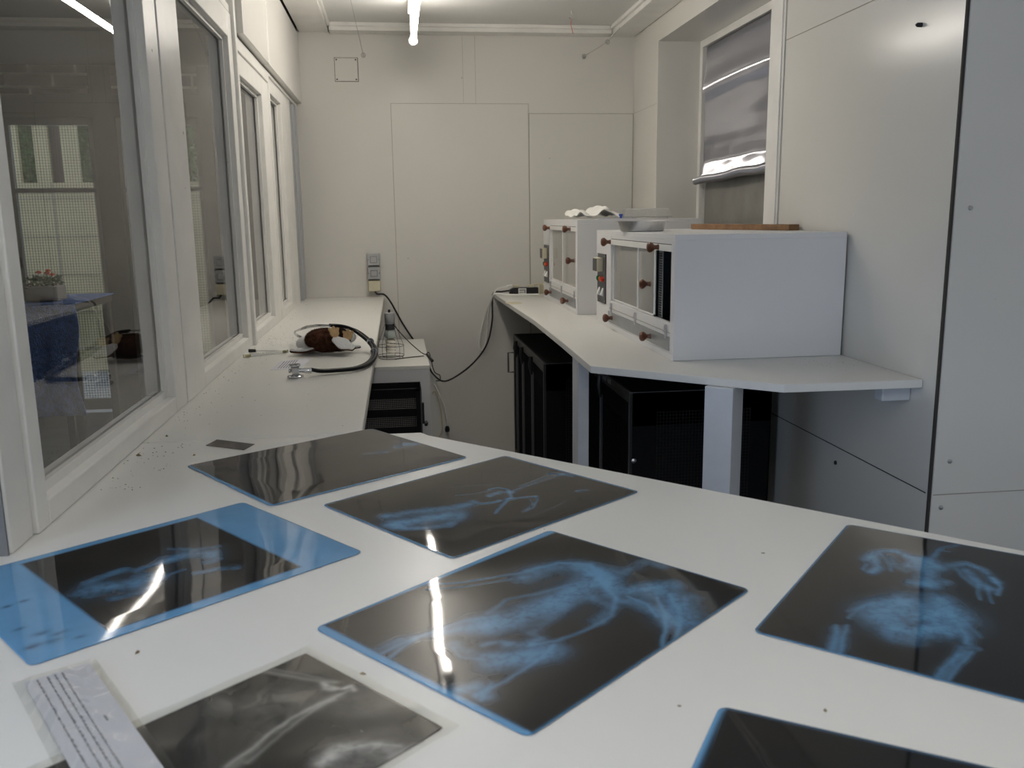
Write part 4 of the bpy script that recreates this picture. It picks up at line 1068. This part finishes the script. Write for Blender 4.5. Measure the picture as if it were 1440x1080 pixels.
for k in range(6):
    a = 2 * PI * k / 6 + .2; c, s = math.cos(a), math.sin(a)
    b.tube([(LX + .026 * c, LY + .026 * s, LZ + .172), (LX + .066 * c, LY + .066 * s, LZ + .064), (LX + .066 * c, LY + .066 * s, LZ + .010), (LX + .060 * c, LY + .060 * s, LZ + .003)], .0010, 6)
for z, r in ((.064, .066), (.016, .066), (.003, .060), (.172, .026)):
    b.tube([(LX + r * math.cos(2 * PI * k / 28), LY + r * math.sin(2 * PI * k / 28), LZ + z) for k in range(28)], .0013, 6, closed=True)
b.build('wire_cage', 'wire', lp)
MB().tube(spline([(LX, LY, LZ + .246), (LX - .002, LY, LZ + .231)], 3), .006, 8).build('strain_relief', 'black', lp)
MB().tube(spline([(LX, LY, LZ + .246), (LX + .003, LY - .01, LZ + .20), (LX + .035, LY - .02, LZ + .150), (LX + .09, LY - .015, LZ + .085), (LX + .145, LY, LZ + .030), (.118, LY + .01, LZ + .012), (.128, LY + .04, LZ + .012), (.141, LY + .02, LZ + .014), (.160, LY - .02, LZ - .07), (.190, LY + .02, LZ - .10), (.190, LY + .04, LZ - .130), (.172, LY + .06, LZ - .135)], 6), .0026, 6).build('cord', 'black', lp, smooth=True)
MB().tube([(.126, LY - .01, LZ + .016), (.152, LY - .06, LZ - .012)], [.006, .008], 8).build('cord_connector', 'black', lp, smooth=True)
tag(MB().tube(spline([(-.035, 4.36, .6545), (.02, 4.40, .6545), (.09, 4.43, .6545), (.112, 4.44, .655)], 5), .0024, 6).build('cable_tail', 'black', smooth=True), 'short loose black cable lying on the cabinet beside the caged lamp', 'cable')

# ------------------------------------------------------------------ switches, boxes and cables on the back wall
yb = Y_B - .0005
def wallbox(name, x0, x1, z0, z1, m, label, cat, sw=True, group=None, dep=.045):
    r = thing(name, ((x0 + x1) / 2, yb, (z0 + z1) / 2), label, cat, group); cx, cz = (x0 + x1) / 2, (z0 + z1) / 2
    MB().box(x0, x1, yb - dep, yb, z0, z1).build('housing', m, r, bevel=.003)
    if sw:
        MB().box(x0 + .003, x1 - .003, yb - dep - .004, yb - dep, z0 + .006, z1 - .002).build('face_plate', m, r, bevel=.002)
        MB().box(cx - .0195, cx + .0195, yb - dep - .0048, yb - dep - .0036, cz - .0165, cz + .0195).build('surround', 'greydark', r)
        MB().box(cx - .0175, cx + .0175, yb - dep - .009, yb - dep - .0042, cz - .0145, cz + .0175).build('rocker', m, r, bevel=.002)
        for s in (-1, 1): MB().lathe([(.0028, 0), (.0028, .001), (.001, .0015)], (cx + s * .030, yb - dep - .004, cz + .002), '-y', 8).build('screw', 'greydark', r)
        MB().box(x0 + .006, x1 - .006, yb - dep - .003, yb - dep + .006, z0 + .0005, z0 + .005).build('slot', 'seam', r)
    else:
        MB().box(x0 + .002, x1 - .002, yb - dep - .003, yb - dep, z0 + .004, z1 - .004).build('face_plate', m, r, bevel=.001)
    return r
wallbox('wall_switch', -.176, -.104, 1.076, 1.150, 'grey', 'grey wall switch box, topmost of the stack on the back wall', 'switch', group='switch boxes on the back wall')
wallbox('wall_switch', -.176, -.104, .998, 1.072, 'grey', 'grey wall switch box in the middle of the stack, above the cream box', 'switch', group='switch boxes on the back wall')
wallbox('junction_box', -.175, -.105, .932, .995, 'cream', 'cream junction box at the foot of the switch stack on the back wall', 'junction box', sw=False)
cab = spline([(-.138, 5.10, .935), (-.124, 5.105, .919), (-.086, 5.12, .913), (-.050, 5.135, .865), (.011, 5.145, .743), (.068, 5.145, .650), (.115, 5.145, .580), (.148, 5.13, .510), (.180, 5.115, .440), (.246, 5.11, .395), (.352, 5.11, .445), (.447, 5.11, .528), (.508, 5.11, .625), (.535, 5.11, .745), (.538, 5.11, .850), (.546, 5.10, .910), (.590, 5.08, .918), (.640, 5.06, .925)], 8)
tag(MB().tube(cab, .0052, 8).build('power_cable', 'black', smooth=True), 'thick black cable sagging from the junction box to the power strip along the back wall', 'cable')
ps = thing('power_strip', (.72, 5.05, .9), 'black power strip with white label at the back end of the right worktop', 'power strip')
MB().add([(.632, 5.035, .902), (.632, 5.075, .902), (.632, 5.035, .930), (.632, 5.075, .930), (.655, 5.03, .9015), (.655, 5.08, .9015), (.655, 5.03, .9415), (.655, 5.08, .9415)], [(0, 2, 3, 1), (0, 4, 6, 2), (1, 3, 7, 5), (2, 6, 7, 3), (0, 1, 5, 4), (4, 5, 7, 6)]).box(.655, .800, 5.03, 5.08, .9015, .9415).build('housing', 'black', ps, bevel=.003)
MB().box(.682, .728, 5.0285, 5.0298, .904, .939).build('label', 'label', ps)
b = MB()
for k in range(4): b.box(.688 + k * .007, .693 + k * .007, 5.0277, 5.0284, .926 - (k % 2) * .002, .932)
b.box(.717, .722, 5.0277, 5.0284, .910, .934).box(.688, .712, 5.0277, 5.0284, .914, .917); b.build('print', 'ink', ps)
for i, x in enumerate((.672, .755)):
    pg = thing('power_plug', (x, 5.055, .9425), ['cream plug in the left socket of the power strip', 'cream plug in the right socket of the power strip'][i], 'plug', 'plugs in the power strip')
    MB().box(x - .016, x + .016, 5.037, 5.070, .9422, .956).box(x - .010 + (-.012 if i == 0 else .012), x + .010 + (-.012 if i == 0 else .012), 5.045, 5.062, .951, .960).build('body', 'cream', pg, bevel=.003)
    c = [(x - .018, 5.053, .956), (x - .05, 5.05, .953), (.612, 5.030, .950), (.555, 5.03, .935), (.524, 5.05, .870), (.498, 5.13, .780), (.470, 5.145, .680), (.460, 5.145, .600), (.476, 5.145, .568), (.495, 5.145, .600), (.508, 5.14, .680), (.512, 5.08, .800), (.530, 5.00, .900), (.556, 4.99, .915), (.585, 4.985, .911), (.65, 4.985, .9065), (.74, 4.98, .9065), (.795, 4.98, .9065)] if i == 0 else [(x + .020, 5.053, .957), (x + .045, 5.053, .959), (.845, 5.06, .968), (.90, 5.10, .972)]
    MB().tube(spline(c, 7), .0046, 7).build('cord', 'white' if i == 0 else 'cream', pg, smooth=True)
tag(MB().box(.815, .865, 5.10, 5.15, .9008, .955).build('adapter', 'cream', bevel=.004), 'cream adapter block beside the far incubator at the back wall', 'adapter')
# pale cables over the white slab
for i, pts in enumerate(([(.180, 5.138, .375), (.190, 5.135, .365), (.212, 5.13, .315), (.238, 5.13, .25), (.252, 5.13, .17), (.255, 5.13, .12)], [(.172, 5.125, .320), (.190, 5.12, .335), (.212, 5.118, .27), (.222, 5.118, .20), (.225, 5.12, .10), (.20, 5.12, .05), (.15, 5.125, .02)])):
    tag(MB().tube(spline(pts, 6), .0042, 6).build('cable', 'white' if i == 0 else 'cream', smooth=True), ['white cable ending in a black plug, hanging in front of the board offcut', 'cream cable looping lower in front of the board offcut'][i], 'cable', 'cables beside the low cabinet')
tag(MB().lathe([(.003, 0), (.013, .004), (.015, .02), (.010, .036), (.003, .038)], (.255, 5.13, .080), seg=12).build('cord_plug', 'black', smooth=True), 'black plug hanging at the lower end of the white cable', 'plug')
# square cover plate
cv = thing('cover_plate', (-.245, Y_B, 2.157), 'white square cover plate with four screws high on the back wall', 'cover plate')
MB().box(-.310, -.180, Y_B - .0012, Y_B + .004, 2.093, 2.221).build('gap', 'seam', cv)
MB().box(-.3075, -.1835, Y_B - .005, Y_B - .0012, 2.0955, 2.2185).build('plate', 'wall', cv, bevel=.001)
for x in (-.298, -.193):
    for z in (2.105, 2.209): MB().lathe([(.0045, 0), (.0045, .001), (.001, .0015)], (x, Y_B - .005, z), '-y', 10).build('screw', 'greydark', cv)
# loose screws and nails in the walls
def screw(p, ax, label, r=.006, h=.003, m='steel', grp='screws in the walls', name='screw'):
    return tag(MB().lathe([(r * .5, -.006), (r * .5, 0), (r, 0), (r * .95, h), (r * .4, h * 1.4)], p, ax, 12).build(name, m, smooth=True), label, 'screw', grp)
screw((X_R, 2.285, 1.827), '-x', 'dark screw standing out high on the right wall above the incubator', .006, .012, 'wire')
screw((X_R, 2.60, .60 - .055), '-x', 'dark screw low on the right wall under the worktop', .007, .004, 'wire')
for (x, z, l) in ((1.436, 1.352, 'screw at eye level on the wall facing the camera'), (1.437, .690, 'screw just above the low joint on the wall facing the camera'), (1.422, .562, 'screw just below the low joint on the wall facing the camera')):
    screw((x, Y_N - .0005, z), '-y', l, .006, .003, 'steel')

# ------------------------------------------------------------------ ceiling: tube lamp, tension wires, hook
def tube_lamp(FX, FY0, FZ, label):
    FY1 = FY0 + 1.515
    fx = thing('fluorescent_lamp', (FX, (FY0 + FY1) / 2, 2.30), label, 'lamp', 'bare tube lamps under the ceiling')
    MB().box(FX - .022, FX + .022, FY0 + .01, FY1 - .01, 2.325, 2.3845).build('batten', 'white', fx, bevel=.003)
    for y, s in ((FY0, 1), (FY1, -1)):
        e = MB().box(FX - .013, FX + .013, min(y, y + s * .022), max(y, y + s * .022), 2.225, 2.325)
        e.lathe([(.003, -.002), (.021, 0), (.0225, .004), (.0225, .024), (.0165, .026)] if s > 0 else [(.0165, -.026), (.0225, -.024), (.0225, -.004), (.021, 0), (.003, .002)], (FX, y, FZ), 'y', 24)
        e.build('end_holder', 'white', fx, bevel=.0015)
        MB().lathe([(.0035, -.004), (.012, -.003), (.013, -.0021)] if s > 0 else [(.013, .0021), (.012, .003), (.0035, .004)], (FX, y, FZ), 'y', 16).build('end_cap', 'greydark', fx)
    MB().lathe([(.013, FY0 + .024), (.013, FY1 - .024)], (FX, 0, FZ), 'y', 20).build('tube', 'tube', fx, smooth=True)
tube_lamp(.113, 3.07, 2.200, 'bare fluorescent tube lamp under the ceiling near the back wall')
tube_lamp(.113, -.95, 2.200, 'bare fluorescent tube lamp under the ceiling above the foreground worktop, behind the camera')
def wire(pts, label, eyes):
    r = thing('tension_wire', pts[0], label, 'wire', 'tension wires under the ceiling')
    MB().tube(pts, .0013, 6).build('wire', 'galv', r)
    for p in eyes:
        MB().tube([(p[0] + .011 * math.cos(a * PI / 6), p[1], p[2] + .011 * math.sin(a * PI / 6)) for a in range(12)], .0028, 6, closed=True).tube([p, (p[0], p[1] + (.022), p[2])], .005, 6).build('eye_bolt', 'galv', r, smooth=True)
wire([(-.149, 5.150, 2.232), (-.182, 4.42, 2.3835)], 'tension wire running from a bolt beside the square cover plate up to the ceiling', [(-.149, 5.154, 2.232)])
wire([(1.090, 5.150, 2.236), (1.196, 5.02, 2.290), (1.236, 4.90, 2.340)], 'short tension wire with two bolts in the right corner under the ceiling', [(1.090, 5.154, 2.236), (1.196, 5.02, 2.290)])
hk = thing('ceiling_hook', (.932, 4.72, 2.385), 'small ceiling hook with a red string hanging from it', 'hook')
MB().tube([(.932, 4.72, 2.385), (.932, 4.72, 2.372), (.944, 4.72, 2.362), (.942, 4.72, 2.350), (.930, 4.72, 2.345), (.921, 4.72, 2.352)], .0024, 6).build('hook', 'galv', hk, smooth=True)
tag(MB().tube(spline([(.932, 4.7205, 2.342), (.930, 4.72, 2.32), (.934, 4.72, 2.30), (.942, 4.72, 2.272)], 4), .0016, 5).build('hanging_string', 'redstr'), 'red string hanging from the small ceiling hook', 'string')

# ------------------------------------------------------------------ husks and crumbs on the worktops
b = MB(); rnd = random.Random(21)
def crumb(b, x, y, s):
    a = rnd.uniform(0, PI); c, d = math.cos(a) * s, math.sin(a) * s; z = T + .0003
    b.add([(x - c, y - d, z), (x + d * .5, y - c * .5, z), (x + c, y + d, z), (x - d * .5, y + c * .5, z), (x, y, z + s * .6)], [(0, 1, 4), (1, 2, 4), (2, 3, 4), (3, 0, 4), (0, 3, 2, 1)])
for _ in range(190):
    y = rnd.uniform(1.44, 5.0); x = -.525 + abs(rnd.gauss(0, .035)); crumb(b, x, y, rnd.uniform(.0008, .0022))
for _ in range(150): crumb(b, rnd.gauss(-.44, .05) if False else min(-.30, max(-.524, rnd.gauss(-.45, .06))), rnd.gauss(3.35, .13), rnd.uniform(.0008, .0018))
for _ in range(70): crumb(b, rnd.uniform(-.5, -.12), rnd.uniform(1.9, 5.0), rnd.uniform(.001, .002))
for _ in range(30): crumb(b, rnd.uniform(-.5, -.43), rnd.uniform(1.45, 1.8), rnd.uniform(.001, .0025))
for _ in range(40): crumb(b, rnd.gauss(1.25, .05), rnd.gauss(2.45, .06), rnd.uniform(.0008, .0018))
tag(b.build('seed_husks', 'bits'), 'scattered seed husks and grit on the white worktops', 'grit', kind='stuff')
for i, (x, y, s, l) in enumerate(((-.287, .897, .0045, 'dark crumb on the worktop between the light blue film and the text strip'), (-.050, .816, .004, 'small crumb between the grey print and the central film'), (.370, .686, .0035, 'small crumb between the two right-hand films'), (-.512, 1.722, .008, 'pale husk fragment at the foot of the first window'), (-.497, 1.874, .006, 'brown husk fragment nearest the second window'), (-.405, 1.705, .005, 'dark crumb in front of the small photograph'))):
    bb_ = MB(); crumb(bb_, x, y, s); tag(bb_.build('crumb', 'bits'), l, 'crumb', 'crumbs on the foreground worktop')
# pale ring stain on the right worktop
tag(MB().prism([(.593 + .045 * math.cos(2 * PI * k / 24), 4.572 + .07 * math.sin(2 * PI * k / 24)) for k in range(24)], T + .0001, T + .0003).build('stain', mat('pale yellow stain', (.66, .61, .46), .5)), 'pale yellow stain near the back edge of the right worktop', 'stain')

# ------------------------------------------------------------------ light and camera
W_ = bpy.data.worlds.new('sky'); SC.world = W_; W_.use_nodes = True
bg = W_.node_tree.nodes['Background']; bg.inputs['Color'].default_value = (.72, .84, 1.0, 1); bg.inputs['Strength'].default_value = .5
def area(name, loc, rot, sx, sy, e, col):
    l = bpy.data.lights.new(name, 'AREA'); l.shape = 'RECTANGLE'; l.size = sx; l.size_y = sy; l.energy = e; l.color = col
    o = bpy.data.objects.new(name, l); o.location = loc; o.rotation_euler = rot; COL.objects.link(o); return o
# daylight through the doorway in the left wall beside the camera
area('doorway_daylight', (-1.36, -.12, .93), (0, -PI / 2, 0), 2.05, .96, 16, (.56, .72, 1.0))
cam = bpy.data.cameras.new('camera'); co = bpy.data.objects.new('camera', cam); COL.objects.link(co); SC.camera = co
cam.sensor_fit = 'HORIZONTAL'; cam.sensor_width = 17.3; cam.lens = 1233.33 * 17.3 / 1440; cam.clip_start = .02
p_, r_, y_ = .188358, -.0133952, .126088
fw = Vector((math.sin(y_) * math.cos(p_), math.cos(y_) * math.cos(p_), -math.sin(p_))); rt = Vector((math.cos(y_), -math.sin(y_), 0)); up = rt.cross(fw)
rt2 = rt * math.cos(r_) + up * math.sin(r_); up2 = -rt * math.sin(r_) + up * math.cos(r_)
co.matrix_world = Matrix.Translation((0, 0, 1.345)) @ Matrix((rt2, up2, -fw)).transposed().to_4x4()
cam.dof.use_dof = True; cam.dof.focus_distance = 2.3; cam.dof.aperture_fstop = 4.5
vs_ = SC.view_settings; vs_.view_transform = 'Standard'; vs_.look = 'None'; vs_.gamma = 1; vs_.exposure = .97; vs_.use_curve_mapping = False
SC.cycles.max_bounces = 14; SC.cycles.transparent_max_bounces = 16; SC.cycles.sample_clamp_indirect = 6; SC.cycles.use_denoising = True
SC.cycles.caustics_reflective = True
